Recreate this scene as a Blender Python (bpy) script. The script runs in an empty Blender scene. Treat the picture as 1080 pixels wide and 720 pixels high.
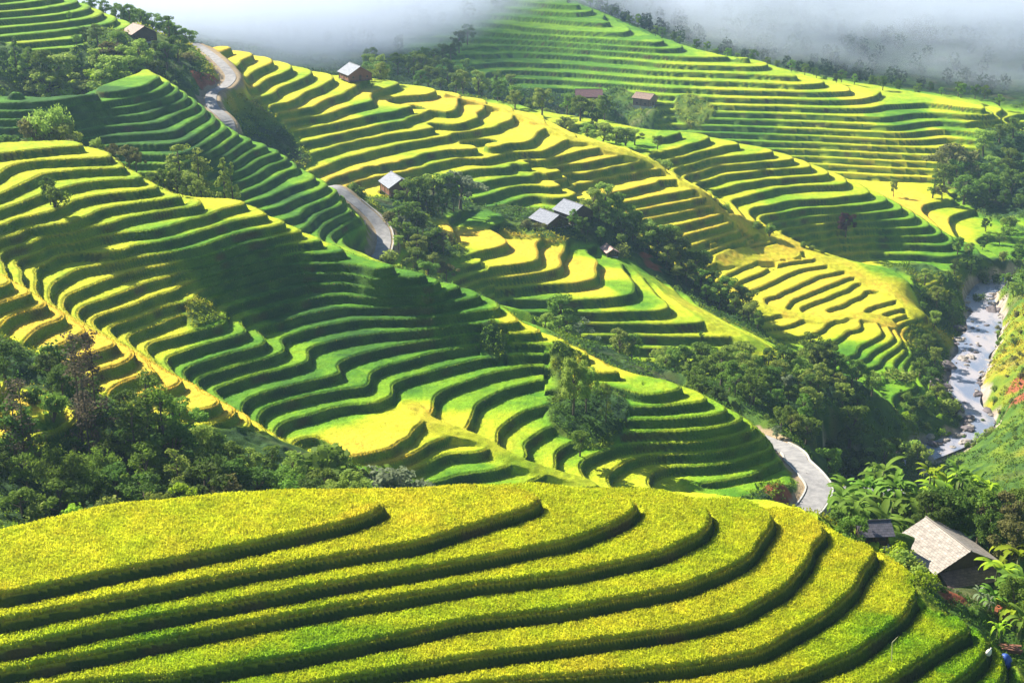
import bpy, bmesh, math, random, time
import numpy as np
from mathutils import Vector, Matrix
T0 = time.time()
random.seed(7)
RNG = np.random.default_rng(11)
# ---------------------------------------------------------------- camera model
F_PX, PITCH = 1484.0, math.radians(20.0)
CP, SP = math.cos(PITCH), math.sin(PITCH)
def ray(u, v):
    x = (np.asarray(u, float) - 540.0) / F_PX; w = (np.asarray(v, float) - 360.0) / F_PX
    return x, CP - w * SP, -SP - w * CP
def at_z(u, v, z):                     # point of the sight line at height z
    a, b, c = ray(u, v); t = z / c
    return a * t, b * t, z + 0 * t
def at_d(u, v, d):                     # point of the sight line at northing d
    a, b, c = ray(u, v); t = d / b
    return a * t, d + 0 * t, c * t
def project(x, y, z):
    fw = y * CP - z * SP; up = y * SP + z * CP
    return 540 + F_PX * x / fw, 360 - F_PX * up / fw
# ---------------------------------------------------------------- terrain survey: contours (height, points) and spot heights (u, v, northing)
S = 1.8
CONT = []
def K(z, *p): CONT.append((z, p))
def KA(n, *p): K(-S * n, *p)
def KE(n, *p): K(-2.5 * n, *p)
# big ridge, upper left part
KA(38, (0,163),(40,158),(70,154),(75,150))
KA(39, (0,185),(15,175),(35,170),(70,168),(115,167),(120,165))
KA(40, (0,206),(20,195),(45,182),(80,179),(125,176),(132,176))
KA(41, (0,222),(30,212),(55,200),(90,192),(130,188),(152,188))
KA(42, (0,240),(30,230),(60,222),(75,212),(100,206),(140,202),(168,198))
KA(43, (18,250),(50,240),(80,236),(95,228),(102,222),(120,218),(150,214),(172,212))
KA(44, (15,262),(30,252),(60,248),(100,240),(115,238),(130,230),(160,225),(190,220))
KA(45, (20,275),(40,262),(80,255),(120,256),(130,253),(145,246),(180,240),(205,232),(228,224),(265,213))
KA(46, (38,286),(60,272),(100,262),(130,258),(160,258),(200,248),(225,240),(262,230),(284,227))
KA(47, (57,300),(90,285),(125,276),(160,270),(180,267),(205,263),(250,247),(285,240),(300,236))
KA(48, (70,313),(110,298),(140,288),(160,283),(180,281),(220,273),(250,261),(285,252),(318,245))
KA(49, (88,325),(130,310),(160,298),(178,293),(200,288),(235,277),(270,266),(310,257),(340,255))
KA(50, (103,335),(140,325),(170,312),(185,310),(193,297),(230,289),(270,278),(320,268),(370,270),(400,277))
KA(51, (118,345),(150,335),(175,322),(205,320),(212,303),(250,293),(300,281),(350,277),(400,284),(438,285))
KA(52, (140,343),(190,333),(220,331),(226,314),(260,303),(310,291),(360,288),(410,293),(455,292))
KA(53, (160,362),(195,354),(225,347),(238,342),(242,327),(280,313),(330,301),(380,300),(430,303),(474,296))
KA(54, (172,379),(210,365),(250,355),(266,348),(258,338),(300,322),(350,313),(400,313),(450,313),(492,301))
KA(55, (200,388),(240,375),(280,366),(272,351),(320,334),(370,325),(420,325),(470,322),(512,312))
KA(56, (212,398),(250,387),(290,376),(304,370),(300,357),(340,346),(390,337),(440,338),(490,333),(532,323))
KA(57, (222,412),(270,395),(310,388),(333,382),(330,370),(370,358),(405,352),(440,349),(500,343),(555,342))
KA(58, (265,422),(300,410),(345,403),(366,397),(358,386),(385,374),(415,365),(450,359),(500,354),(540,350),(585,355))
KA(59, (280,430),(330,415),(380,407),(392,410),(392,400),(410,386),(450,373),(500,365),(550,362),(606,366))
KA(60, (320,440),(350,430),(400,420),(412,417),(410,407),(432,397),(470,385),(520,377),(570,375),(640,384))
KA(61, (345,468),(370,488),(440,455),(458,440),(450,425),(468,410),(510,395),(560,386),(600,386),(655,392),(680,400))
KA(62, (470,466),(500,458),(497,440),(500,425),(530,410),(580,402),(640,406),(690,417),(715,410))
KA(63, (500,482),(530,472),(528,455),(550,437),(590,428),(640,425),(670,430),(700,428),(730,424),(741,420))
KA(64, (530,497),(562,486),(555,470),(580,452),(620,445),(650,443),(700,442),(740,438),(765,434))
KA(65, (560,510),(592,498),(590,478),(620,462),(660,458),(690,456),(720,456),(760,450),(785,443))
KA(66, (620,505),(620,487),(650,473),(680,467),(720,467),(770,462),(800,453))
KA(62, (330,478),(352,492),(372,500)); KA(63, (385,504),(420,500),(448,492),(470,480)); K(-115.2, (440,512),(470,510),(505,500)); K(-109.0, (385,478),(415,468),(440,450)); K(-108.6, (370,455),(400,440),(425,432))
KA(67, (645,514),(650,498),(670,485),(690,480),(720,479),(770,474),(808,464))
KA(68, (690,512),(690,500),(708,492),(740,492),(780,487),(818,474))
KA(69, (735,512),(735,507),(760,505),(790,500),(825,486))
CREST_A = [(0,148,317),(40,149,320),(75,149,322),(115,160,318),(132,175,312),(150,183,311),(170,197,309),(195,207,306),(225,206,316)]
# golden spur at the left
KA(43.3,(60,325)); KA(44,(30,343),(55,345),(68,338),(64,328))
KA(45,(68,352),(85,355),(95,350)); KA(46,(97,374),(115,366),(116,358)); KA(47,(100,392),(130,387),(143,376),(138,367))
KA(48,(120,410),(138,399),(156,392),(158,381)); KA(49,(150,420),(175,410),(190,405),(192,396)); KA(50,(180,430),(195,421),(210,415),(213,408)); KA(51,(210,452),(228,446),(245,440),(250,428))
SPOT = [(0,285,236),(30,303,233),(60,325,231),(95,348,229),(125,360,226),(150,375,223),(175,390,221),(200,400,219),(215,410,217),(240,424,215),
 # ditch behind the golden spur
 (20,283,262),(90,340,252),(150,372,246),(200,405,240),(262,448,226),
 # dark wood below the golden spur
 (0,380,206),(60,420,200),(120,450,198),(180,480,196),(240,500,196),(300,500,200),(360,500,210),(410,495,224),
 (0,470,186),(60,500,184),(120,525,180),(200,520,182),(280,518,184),(350,515,190),(420,512,205),
 (20,420,192),(45,430,190),(10,455,182)]
for u, v, d in CREST_A: SPOT.append((u, v, d))
BACK = [(u, v, d, 6, 2.4) for u, v, d in CREST_A]
for n, u, v in [(45,265,213),(46,284,226),(47,300,233),(48,318,243),(49,342,253),(50,400,275),(51,438,284),(52,457,291),(53,476,296),(54,494,301),(55,514,311),(56,534,322),(57,557,341),(58,587,354),(59,608,365),(60,642,382),(61,682,397),(62,716,408),(63,743,418),(64,767,432),(65,787,441),(66,802,451),(67,810,463),(68,820,473)]:
    z = -S*n; x, y, _ = at_z(u, v, z); BACK.append((u, v, float(y), 5, 2.2)); BACK.append((u, v, float(y), 12, 6.0))
# hollow behind the big ridge
HID = [(-125,345,-88),(-95,350,-92),(-70,352,-97),(-40,352,-103),(-10,345,-112),(20,335,-121),(45,322,-128),(62,305,-132),(-105,340,-86),(-150,348,-84)]
# front hill
for z, p in [(-74.2,[(0,632),(120,605),(240,583),(360,556),(382,549)]),(-75.6,[(0,657),(120,633),(250,608),(360,589),(440,575),(500,558),(546,544)]),
 (-77.0,[(0,689),(120,661),(240,640),(360,617),(440,603),(520,590),(600,573),(635,560),(652,552)]),
 (-78.4,[(0,712),(100,692),(180,675),(240,664),(360,641),(480,622),(600,608),(700,585),(725,572),(736,567)]),
 (-79.8,[(180,718),(290,698),(360,684),(480,659),(600,645),(720,620),(765,603),(790,590),(802,574)]),
 (-81.2,[(360,718),(480,698),(600,682),(720,665),(780,650),(830,622),(855,594),(860,576)]),
 (-82.6,[(600,716),(720,705),(800,690),(870,652),(905,622),(918,595)]),(-84.0,[(850,712),(900,692),(950,655),(972,625)]),
 (-85.4,[(935,722),(990,687),(1028,664)])]: K(z, *p)
K(-73.8,(-80,628),(0,602),(100,577),(200,557),(300,541))
K(-73.4,(-120,604),(-60,586),(0,571),(60,554),(120,542),(180,535),(240,531),(320,527))
SPOT += [(400,525,150.2),(480,521,152.3),(560,519,154.3),(665,524,156.2),(745,529,157.9),(810,537,158.3),(865,549,157.6),(922,576,153.6),(975,618,146.4),(995,643,143)]
HID += [(-60,160,-84),(-35,168,-92),(-10,172,-96),(12,176,-98),(35,178,-100),(52,176,-102),(-85,152,-82),(-110,145,-80),(0,110,-92),(-60,105,-88),(50,108,-95),(0,85,-96),(-60,80,-92),(60,80,-98),(0,20,-90),(-80,20,-84),(80,20,-94),(0,-60,-70),(120,60,-98),(-130,90,-84),(-150,40,-70)]
HID += [(46,157,-87.5),(52,154.5,-88.5),(44,162,-89),(50,161,-90),(57,158,-90.5)]
HID += [(-20,200,-106),(10,205,-112),(40,215,-119),(-5,225,-113),(25,232,-119),(50,236,-124),(70,205,-122)]
# hut yard right of the front hill
SPOT += [(1000,620,157),(1060,600,163),(1078,650,150),(1060,690,141),(930,555,164),(960,560,167),(1040,560,176),(1078,560,178),(900,540,178),(940,520,190),(1000,520,190),(1075,530,185)]
# dark terraced ridge behind, upper left
KA(37,(155,75),(140,85),(100,93),(50,98),(0,98)); KA(39,(180,88),(165,98),(130,105),(80,107),(20,108))
KA(41,(198,100),(180,112),(150,122),(100,125),(30,120)); KA(43,(218,113),(200,130),(175,140),(140,143)); KA(45,(240,131),(228,145),(205,158),(185,165))
KA(48,(272,150),(262,162),(245,172),(225,180)); KA(51,(310,171),(300,181),(285,190),(270,198)); KA(54,(350,198),(340,212),(320,228)); KA(57,(374,225),(362,238),(350,248))
SPOT += [(155,72,427),(180,87,424),(220,114,416),(250,139,409),(290,157,403),(330,184,397),(360,204,392),(376,225,384),(385,250,376),
 (0,50,440),(0,20,460),(0,0,472),(45,70,436),(100,60,442),(60,20,468),(90,40,458),(140,42,470),(75,-2,500),(110,14,500),(150,29,502),(185,42,504),(150,50,462),(60,48,448),
 # road beyond
 (215,52,507),(235,68,486),(243,82,475),(234,91,462),(222,98,455),(225,116,440),(335,184,408),(362,205,402),(385,220,398),(405,240,391),(406,262,380),
 (180,62,470),(200,75,460),(190,90,448)]
HID += [(-130,430,-88),(-110,440,-84),(-90,425,-90),(-70,415,-97),(5,350,-118),(-30,365,-113)]
# middle slope
KE(34,(265,108),(285,99),(291,94)); KE(35,(275,118),(300,110),(313,104)); KE(36,(295,120),(330,114),(338,110)); KE(37,(300,127),(345,121),(362,115))
KE(38,(305,140),(340,133),(385,125),(393,121)); KE(39,(315,152),(360,142),(400,133),(414,129)); KE(40,(310,170),(340,155),(380,148),(430,140),(440,133),(450,128),(440,120))
KE(41,(330,180),(360,167),(400,158),(458,146),(461,139)); KE(42,(345,190),(380,180),(440,168),(484,155),(483,149)); KE(43,(365,195),(395,185),(450,175),(505,162),(512,158))
KE(44,(420,195),(470,187),(530,174),(538,170)); KE(45,(470,200),(505,197),(547,183),(560,178)); KE(46,(480,214),(505,210),(567,191),(578,185)); KE(47,(520,220),(590,200),(598,193)); KE(48,(610,206),(640,196),(680,188),(715,190))
KE(38,(400,122),(420,118),(440,113),(450,105)); KE(39,(430,130),(465,122),(483,115),(486,106)); KE(40,(455,138),(485,132),(505,120),(513,111)); KE(41,(485,150),(515,145),(528,132),(544,120))
KE(42,(510,158),(550,152),(565,140),(579,127)); KE(43,(535,168),(575,162),(590,150),(608,142)); KE(44,(560,177),(590,172),(610,160),(630,149)); KE(45,(585,187),(600,178),(640,167),(664,159))
KE(46,(600,190),(640,180),(677,171)); KE(47,(610,202),(650,190),(694,179)); KE(48,(640,207),(680,197),(716,189)); KE(49,(650,217),(700,206),(740,199))
KE(50,(665,224),(710,216),(747,209)); KE(51,(685,231),(720,223),(759,214)); KE(52,(712,239),(745,231),(776,222)); KE(53,(730,247),(760,239),(781,228)); KE(54,(750,252),(780,245),(796,235)); KE(55,(770,255),(800,246),(809,240)); KE(56,(790,260),(812,249),(826,247))
for z, p in [(-142.5,[(750,300),(765,290),(795,275)]),(-143.75,[(775,302),(800,288),(815,279)]),(-145,[(790,308),(805,300),(822,293),(840,284)]),(-146.25,[(805,315),(822,308),(842,300),(864,290)]),
 (-147.5,[(820,319),(842,313),(862,305),(882,296)]),(-148.75,[(840,325),(858,319),(877,310),(896,301)]),(-150,[(862,331),(880,325),(895,316),(909,304)]),
 (-146.25,[(780,330),(805,320),(830,305)]),(-147.5,[(790,340),(820,330),(836,321)]),(-148.75,[(800,350),(840,340),(864,328)]),(-150,[(815,360),(854,353),(870,348),(885,334)]),
 (-151.25,[(862,368),(880,360),(893,350),(908,339)]),(-152.5,[(880,383),(900,375),(915,362),(932,346)]),(-155,[(890,400),(910,387),(945,368),(955,360)])]: K(z, *p)
SPOT += [(230,47,520),(260,57,528),(300,67,536),(350,79,545),(400,82,550),(430,88,552),(470,95,552),(500,102,552),(530,111,551),(560,119,550),(585,130,546),(610,144,540),(650,154,530),(690,169,519),(730,194,505),(770,225,497),(830,254,493),(870,269,487),(920,284,478),(960,300,470),(975,330,451),(960,400,395),(975,415,392),(935,425,372),(940,355,425),
 (370,92,520),(380,80,545),(250,66,500),(243,62,505),(270,90,482),(255,100,470),(250,120,455),(400,212,425),(420,222,418),(595,228,448),(575,232,446),(450,215,432),(520,225,438),(340,195,415),
 (640,240,440),(700,280,436),(745,320,425),(790,340,415),(500,228,434)]
HID += [(-110,590,-98),(-60,610,-106),(0,610,-112),(40,600,-117),(-160,570,-92)]
# yellow lobe
KE(47,(470,278),(500,265),(507,258)); KE(48,(480,292),(520,282),(560,277),(570,265),(576,249)); KE(49,(480,302),(500,297),(560,290),(585,285),(590,270),(599,254)); KE(50,(520,305),(540,302),(610,297),(622,290),(625,275),(621,261))
KE(51,(535,316),(600,317),(660,312),(668,300),(655,280),(640,265)); KE(52,(550,329),(600,329),(640,330),(695,328),(690,312),(672,290)); KE(53,(575,341),(620,341),(680,342),(740,342),(725,326)); KE(54,(620,354),(660,354),(700,355),(788,357),(770,344)); KE(55,(640,367),(680,367),(720,369),(820,373)); KE(56,(680,381),(720,383),(815,385))
SPOT += [(475,232,428),(520,237,430),(570,243,431),(600,249,432),(625,258,432),(500,245,418),(540,255,412),(465,245,410),(820,374,372),(650,385,358),(600,365,352),(560,345,348)]
# wood between the lobe and the river
SPOT += [(700,395,352),(740,400,350),(780,400,352),(820,410,350),(860,400,365),(900,400,375),(880,440,340),(820,450,318),(790,428,312),(900,470,322),(930,450,345),(850,470,300),(900,490,300),(870,495,290)]
SPOT += [(838,478,279),(845,490,272),(858,502,266),(864,515,261),(858,530,255),(848,541,250),(822,510,256),(800,520,250),(880,505,266),(895,520,258)]
# slope facing left
KE(47,(685,165),(715,157),(748,147)); KE(48,(698,171),(730,163),(765,155),(785,154)); KE(49,(712,179),(750,168),(810,162)); KE(50,(722,187),(760,175),(820,171),(832,169)); KE(51,(735,194),(780,180),(850,177)); KE(52,(750,203),(800,192),(870,184))
KE(53,(770,212),(820,198),(850,195),(890,195)); KE(54,(790,223),(830,212),(870,210),(915,206)); KE(55,(802,230),(850,220),(900,218),(933,214)); KE(56,(812,237),(860,228),(910,226),(950,223)); KE(57,(825,244),(870,238),(920,234),(965,231))
KE(58,(838,249),(880,243),(930,242),(977,241)); KE(59,(858,254),(900,248),(950,249),(985,250)); KE(60,(872,262),(900,255),(950,257),(995,260)); KE(61,(890,276),(910,266),(950,268),(1000,272))
SPOT += [(700,138,562),(740,142,563),(680,140,565),(960,222,575),(930,204,610),(960,203,612),(1000,210,600),(1000,248,548),(1040,230,585),(1075,245,560),(1020,270,515),(1060,280,510),(1040,300,494),(960,280,500),(1000,290,494),(1060,310,480),(1078,300,492)]
# far terraced hill
for n, d, dz in [(45,760,0),(47,727,17),(49,708,34),(51,693,50),(53,682,65),(55,673,80),(57,663,95),(59,655,110),(60,649,118)]:
    v = 62 + dz
    xs = [(600,v-10),(700,v-3),(790,v)]
    if n >= 49: xs += [(860,v+2)]
    if n >= 53: xs += [(940,v+6)]
    if n >= 57: xs += [(1000,v+9)]
    if n <= 49: xs = [(540,v-13)] + xs
    KE(n, *xs)
KE(43,(480,32),(600,40),(690,45)); KE(41,(500,15),(600,22),(645,24)); KE(39,(520,0),(600,6),(612,6)); KE(37,(560,-10),(580,-12))
KE(47,(842,82)); KE(49,(900,97)); KE(51,(930,112),(980,110),(1040,116)); KE(53,(990,128),(1050,132)); KE(55,(1000,146))
SPOT += [(612,3,890),(650,20,855),(700,43,812),(760,60,774),(842,79,738),(900,93,716),(1000,103,712),(1060,118,700),(640,104,690),(690,112,681),(620,106,686),(600,118,672),
 (450,72,715),(500,88,690),(550,100,675),(1040,150,670),(1078,140,690),(1060,190,625),(1040,210,605)]
HID += [(-230,700,-84),(-230,800,-80),(-150,700,-100),(-80,700,-110),(-20,700,-116),(-100,800,-108),(-100,900,-88),(60,930,-112),(120,860,-124),(180,800,-130),(230,780,-132),(280,760,-134),
 (-250,1000,-60),(-100,1000,-55),(60,1010,-62),(200,950,-75),(320,900,-80),(-250,1150,5),(-80,1150,0),(100,1160,0),(280,1120,-5),(420,1050,-10),(-400,1150,0),(430,800,-110),
 (-330,300,-20),(-330,200,-10),(-330,450,0),(-330,600,-20),(-250,350,-48),(-250,480,-30),(-250,250,-45),(-230,560,-50),(-330,800,-50)]
# river and its right bank
RIVER = [(1034,318,492),(1040,330,480),(1037,345,465),(1030,362,448),(1024,380,433),(1017,398,419),(1018,415,408),(1026,430,396),(1034,445,387),(1028,458,380),(1008,466,374),(985,473,369),(962,482,361),(940,493,352)]
HID += [(92,335,-170),(84,310,-171),(80,285,-171),(82,250,-172),(90,220,-172),(105,190,-168),(120,170,-150)]
SPOT += [(985,345,462),(988,370,440),(985,395,415),(990,420,398),(1000,445,380),(960,455,372),(965,440,380),(1060,345,455),(1055,380,420),(1050,400,404),(1062,430,380),(1060,460,355),
 (1078,330,452),(1078,360,426),(1078,400,392),(1078,440,360),(1078,480,334),(1040,480,350),(1030,510,320),(1078,520,308),(985,505,335)]
HID += [(210,380,-120),(210,440,-118),(200,320,-128),(190,260,-135),(260,400,-80),(260,300,-90),(330,450,-60),(330,300,-60),(260,560,-120),(330,620,-105),(300,700,-120),(150,140,-100),(180,200,-110),(260,150,-70),(400,650,-90),(200,60,-80)]

pts = []
for z, p in CONT:
    for i in range(len(p)):
        pts.append(at_z(p[i][0], p[i][1], z))
        if i + 1 < len(p):
            (u0, v0), (u1, v1) = p[i], p[i+1]
            m = int(math.hypot(u1-u0, v1-v0) // 26)
            for k in range(1, m + 1):
                s = k / (m + 1); pts.append(at_z(u0 + (u1-u0)*s, v0 + (v1-v0)*s, z))
for u, v, d in SPOT: pts.append(at_d(u, v, d))
for u, v, d in [(215,52,507),(230,47,520),(260,57,528),(300,67,536),(350,79,545),(400,82,550),(430,88,552),(470,95,552),(500,102,552),(530,111,551),(560,119,550),(585,130,546),(610,144,540)]: BACK.append((u, v, d, 14, 5))
for u, v, d in [(0,285,236),(30,303,233),(60,325,231),(95,348,229),(125,360,226),(150,375,223),(175,390,221),(200,400,219),(215,410,217),(240,424,215)]: BACK.append((u, v, d, 5, 2.6))
for u, v, d in [(0,571,137.5),(120,542,144),(240,531,147.5),(320,527,149),(400,525,150.2),(480,521,152.3),(560,519,154.3),(665,524,156.2),(745,529,157.9),(810,537,158.3),(865,549,157.6),(922,576,153.6),(975,618,146.4)]: BACK.append((u, v, d, 7, 2.6))
for u, v, d in [(155,72,427),(180,87,424),(220,114,416),(250,139,409),(290,157,403),(330,184,397),(360,204,392),(376,225,384)]: BACK.append((u, v, d, 7, 2.4))
for u, v, d, b, dz in BACK:
    x, y, z = at_d(u, v, d); k = (y + b) / y; pts.append((float(x)*k, float(y)+b, float(z)-dz))
pts += [tuple(map(float, h)) for h in HID]
RIV = []
for i, (u, v, d) in enumerate(RIVER):
    a, b, c = at_d(u, v, d); RIV.append((float(a), float(b), float(c)))
zr = -163.0
RIV2 = []
for i, (a, b, c) in enumerate(RIV):
    RIV2.append((a, b, -163.6 - 0.35 * i))
RIV2 += [(88,338,-169.0),(82,310,-170.0),(80,285,-171.0)]
RIV2 = [(RIV2[0][0]+48, RIV2[0][1]+42, -162.0),(RIV2[0][0]+10, RIV2[0][1]+18, -163.0)] + RIV2
for a, b, c in RIV2: pts.append((a, b, c - 1.0))
pts = np.array([[float(q) for q in p] for p in pts])
# thin near-duplicates
keep = []
for i, p in enumerate(pts):
    ok = True
    for j in keep:
        if abs(pts[j,0]-p[0]) < 1.2 and abs(pts[j,1]-p[1]) < 1.2: ok = False; break
    if ok: keep.append(i)
pts = pts[keep]
NP_ = len(pts)
SC = 300.0; KP = .68
def rbf_fit(P, val, lam):
    X = P[:, :2] / SC; n = len(X)
    d2 = ((X[:, None] - X[None]) ** 2).sum(-1)
    A = -(d2 ** KP) + np.eye(n) * lam
    Q = np.hstack([np.ones((n, 1)), X])
    M = np.block([[A, Q], [Q.T, np.zeros((3, 3))]])
    w = np.linalg.solve(M, np.concatenate([val, np.zeros(3)]))
    return X, w
def rbf_eval(X, w, x, y):
    out = np.empty(len(x)); n = len(X)
    for a in range(0, len(x), 8000):
        q = np.stack([x[a:a+8000], y[a:a+8000]], 1) / SC
        d2 = (q**2).sum(1)[:, None] + (X**2).sum(1)[None] - 2 * q @ X.T
        np.maximum(d2, 1e-12, out=d2)
        out[a:a+8000] = (-(d2 ** KP)) @ w[:n] + w[n] + q @ w[n+1:]
    return out
GX0, GX1, GY0, GY1, GC = -440.0, 460.0, -80.0, 1240.0, 2.0
gx = np.arange(GX0, GX1 + .1, GC); gy = np.arange(GY0, GY1 + .1, GC)
NX, NY = len(gx), len(gy)
Xr, Wr = rbf_fit(pts, pts[:, 2], 2e-4)
MX, MY = np.meshgrid(gx, gy)
H = rbf_eval(Xr, Wr, MX.ravel(), MY.ravel()).reshape(NY, NX)
for _ in range(2):
    Hp = np.pad(H, 1, mode='edge'); H = np.where(MY < 172, H, .6*H + .1*(Hp[:-2,1:-1]+Hp[2:,1:-1]+Hp[1:-1,:-2]+Hp[1:-1,2:]))
def bicubic(G, x, y):
    fx = np.clip((x - GX0) / GC, 1.001, NX - 3.001); fy = np.clip((y - GY0) / GC, 1.001, NY - 3.001)
    ix = fx.astype(np.int32); iy = fy.astype(np.int32); tx = fx - ix; ty = fy - iy
    def wt(t): return [((-.5*t+1)*t-.5)*t, (1.5*t-2.5)*t*t+1, ((-1.5*t+2)*t+.5)*t, (.5*t-.5)*t*t]
    wx, wy = wt(tx), wt(ty); out = 0
    for j in range(4):
        row = 0
        for i in range(4): row = row + wx[i] * G[iy + j - 1, ix + i - 1]
        out = out + wy[j] * row
    return out
def bilin(G, x, y):
    fx = np.clip((x - GX0) / GC, 0, NX - 1.001); fy = np.clip((y - GY0) / GC, 0, NY - 1.001)
    ix = fx.astype(np.int32); iy = fy.astype(np.int32); tx = fx - ix; ty = fy - iy
    return (G[iy,ix]*(1-tx)+G[iy,ix+1]*tx)*(1-ty) + (G[iy+1,ix]*(1-tx)+G[iy+1,ix+1]*tx)*ty
_tab = RNG.random((256, 256))
def vnoise(x, y, s, seed=0):
    x = x / s + seed * 17.3; y = y / s + seed * 9.7
    ix = np.floor(x).astype(np.int64); iy = np.floor(y).astype(np.int64); tx = x - ix; ty = y - iy
    tx = tx*tx*(3-2*tx); ty = ty*ty*(3-2*ty)
    a, b, c, d = ix & 255, (ix+1) & 255, iy & 255, (iy+1) & 255
    return ((_tab[c,a]*(1-tx)+_tab[c,b]*tx)*(1-ty) + (_tab[d,a]*(1-tx)+_tab[d,b]*tx)*ty) * 2 - 1
def seg_dist(x, y, line):              # distance to a polyline, height along it, and arc parameter
    best = np.full(x.shape, 1e9); hz = np.zeros(x.shape)
    for i in range(len(line) - 1):
        ax, ay, az = line[i]; bx, by, bz = line[i+1]
        dx, dy = bx-ax, by-ay; t = np.clip(((x-ax)*dx + (y-ay)*dy) / (dx*dx+dy*dy), 0, 1)
        d = np.hypot(x-ax-t*dx, y-ay-t*dy); m = d < best
        best = np.where(m, d, best); hz = np.where(m, az + t*(bz-az), hz)
    return best, hz
def smooth_line(L, k=6):
    L = [np.array(p, float) for p in L]; out = []
    for i in range(len(L)-1):
        p0 = L[max(i-1,0)]; p1 = L[i]; p2 = L[i+1]; p3 = L[min(i+2,len(L)-1)]
        for j in range(k):
            t = j / k
            out.append(tuple(0.5*((2*p1)+(-p0+p2)*t+(2*p0-5*p1+4*p2-p3)*t*t+(-p0+3*p1-3*p2+p3)*t**3)))
    out.append(tuple(L[-1])); return out
def march(u, v, d0=100., skip=None):   # first terrain hit of a sight line, on the smooth heightfield
    a, b, c = ray(u, v); ds = np.arange(d0, 1150, 1.0)
    t = ds / b; h = bilin(H, a*t, ds); under = np.nonzero(c*t <= h)[0]
    if len(under) == 0: return None
    d = ds[under[0]]; t = d / b
    return float(a*t), float(d), float(bilin(H, np.array([a*t]), np.array([d]))[0])
# ---------------------------------------------------------------- land use: (u, v, ripeness 0..1, wild 0..1, terrace step)
LAND = []
def LU(step, wild, *p):
    for q in p:
        h = march(q[0], q[1], q[3] if len(q) > 3 else 100.)
        if h: LAND.append((h[0], h[1], q[2], wild, step))
LU(1.4, 0, (0,600,.72),(100,570,.73),(200,560,.73),(300,540,.73),(450,530,.73),(600,530,.73),(720,540,.73),(800,560,.73),(880,575,.73),(930,600,.72),(0,660,.7),(100,640,.72),(250,620,.7),(400,600,.72),(550,570,.73),(700,600,.72),(850,640,.72),(950,640,.72),
   (60,700,.6),(200,700,.5),(350,700,.55),(500,680,.7),(650,700,.7),(800,700,.72),(900,710,.6),(980,700,.45),(1020,670,.5))
LU(1.8, 0, (20,160,.66),(60,175,.66),(110,180,.6),(30,200,.6),(90,200,.58),(50,230,.62),(130,210,.55),(180,220,.5),(20,265,.6),(90,250,.6),(60,290,.62),(130,290,.7),(110,315,.72),(150,335,.72),(170,325,.7),(185,300,.7),
   (240,210,.72),(200,205,.62),(270,222,.6),(320,245,.55),(370,266,.5),(440,285,.55),(220,240,.45),(200,270,.25),
   (250,260,.2),(350,280,.2),(300,300,.16),(300,330,.15),(400,300,.2),(400,340,.17),(470,310,.25),(450,345,.22),(500,345,.25),(380,370,.15),
   (500,380,.3),(520,400,.3),(440,400,.28),(560,380,.35),(480,415,.3),(540,340,.7),(580,352,.8),(610,370,.85),(640,384,.85),(490,300,.5),
   (230,350,.35),(260,340,.4),(300,360,.3),(330,378,.35),(230,380,.3),(300,395,.25),(260,405,.3),(380,410,.35),(300,425,.3),(350,430,.28),(400,420,.4),(430,435,.85),(450,440,.9),(370,478,.88),(410,468,.88),(480,458,.75),(515,465,.7),
   (420,500,.35),(460,500,.3),(490,490,.3),(540,485,.45),(580,500,.5),(620,510,.6),(660,500,.62),(690,495,.6),(560,470,.4),(600,480,.4),
   (690,405,.5),(740,430,.45),(700,435,.4),(720,460,.45),(780,460,.45),(740,500,.4),(800,480,.45),(690,460,.4),
   (20,300,.85),(60,328,1),(95,350,1),(110,370,1),(120,390,1),(160,395,1),(185,408,1),(210,412,1),(240,435,.95),(45,345,.98),(30,430,1),(45,425,1),(8,425,1),(50,445,.5))
LU(1.8, 0, (155,75,.5),(140,85,.25),(100,95,.15),(50,105,.15),(60,120,.15),(150,110,.18),(200,110,.25),(240,140,.3),(200,150,.12),(270,160,.25),(300,175,.3),(340,195,.4),(370,220,.5),(300,200,.12),(340,220,.2),(100,130,.12),(20,30,.42),(50,36,.42),(35,45,.45),(20,12,.4),(70,12,.35),(110,20,.45))
LU(2.5, 0, (235,52,.9),(280,66,.85),(256,90,.95),(300,75,.5),(330,90,.6),(290,105,.6),(310,118,.9),(350,110,.85),(330,130,.6),(400,140,.75),(360,150,.65),(420,152,.6),(350,165,.55),(440,165,.5),(350,180,.85),(430,180,.85),(380,190,.92),
   (400,100,.85),(440,100,.88),(500,112,.88),(560,135,.85),(600,155,.85),(480,130,.72),(520,145,.7),(560,160,.78),(500,165,.8),(540,185,.45),(520,205,.35),(500,225,.3),(590,190,.8),(620,190,.8),(640,175,.8),(680,180,.78),(700,205,.85),(660,215,.85),(740,230,.9),(700,235,.9),(620,205,.85),
   (390,118,.35),(405,88,.5),
   (560,260,1),(600,280,1),(520,250,1),(480,245,1),(550,285,.8),(630,285,.98),(620,305,.9),(650,300,.28),(665,312,.25),(560,318,.28),(645,275,.3),(690,300,.5),(700,330,.6),(620,335,.5),(760,350,.6),(700,350,.5),(650,365,.45),(740,370,.5),(800,370,.6),(720,320,.75))
LU(1.25, 0, (770,270,.85),(800,262,.9),(850,290,.85),(820,310,.85),(780,300,.8),(900,290,.8),(940,310,.82),(880,330,.82),(840,340,.78),(910,350,.75),(940,335,.85),(950,350,.95),(930,375,.38),(910,385,.3),(890,395,.3))
LU(2.5, 0, (740,262,.85),(760,256,.85),(785,262,.85),(805,256,.88),(820,262,.88),(720,252,.85),(700,262,.85),(745,275,.85))
LU(2.5, 0, (960,400,.3),(940,420,.28),(925,410,.28),(975,335,.8))
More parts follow.
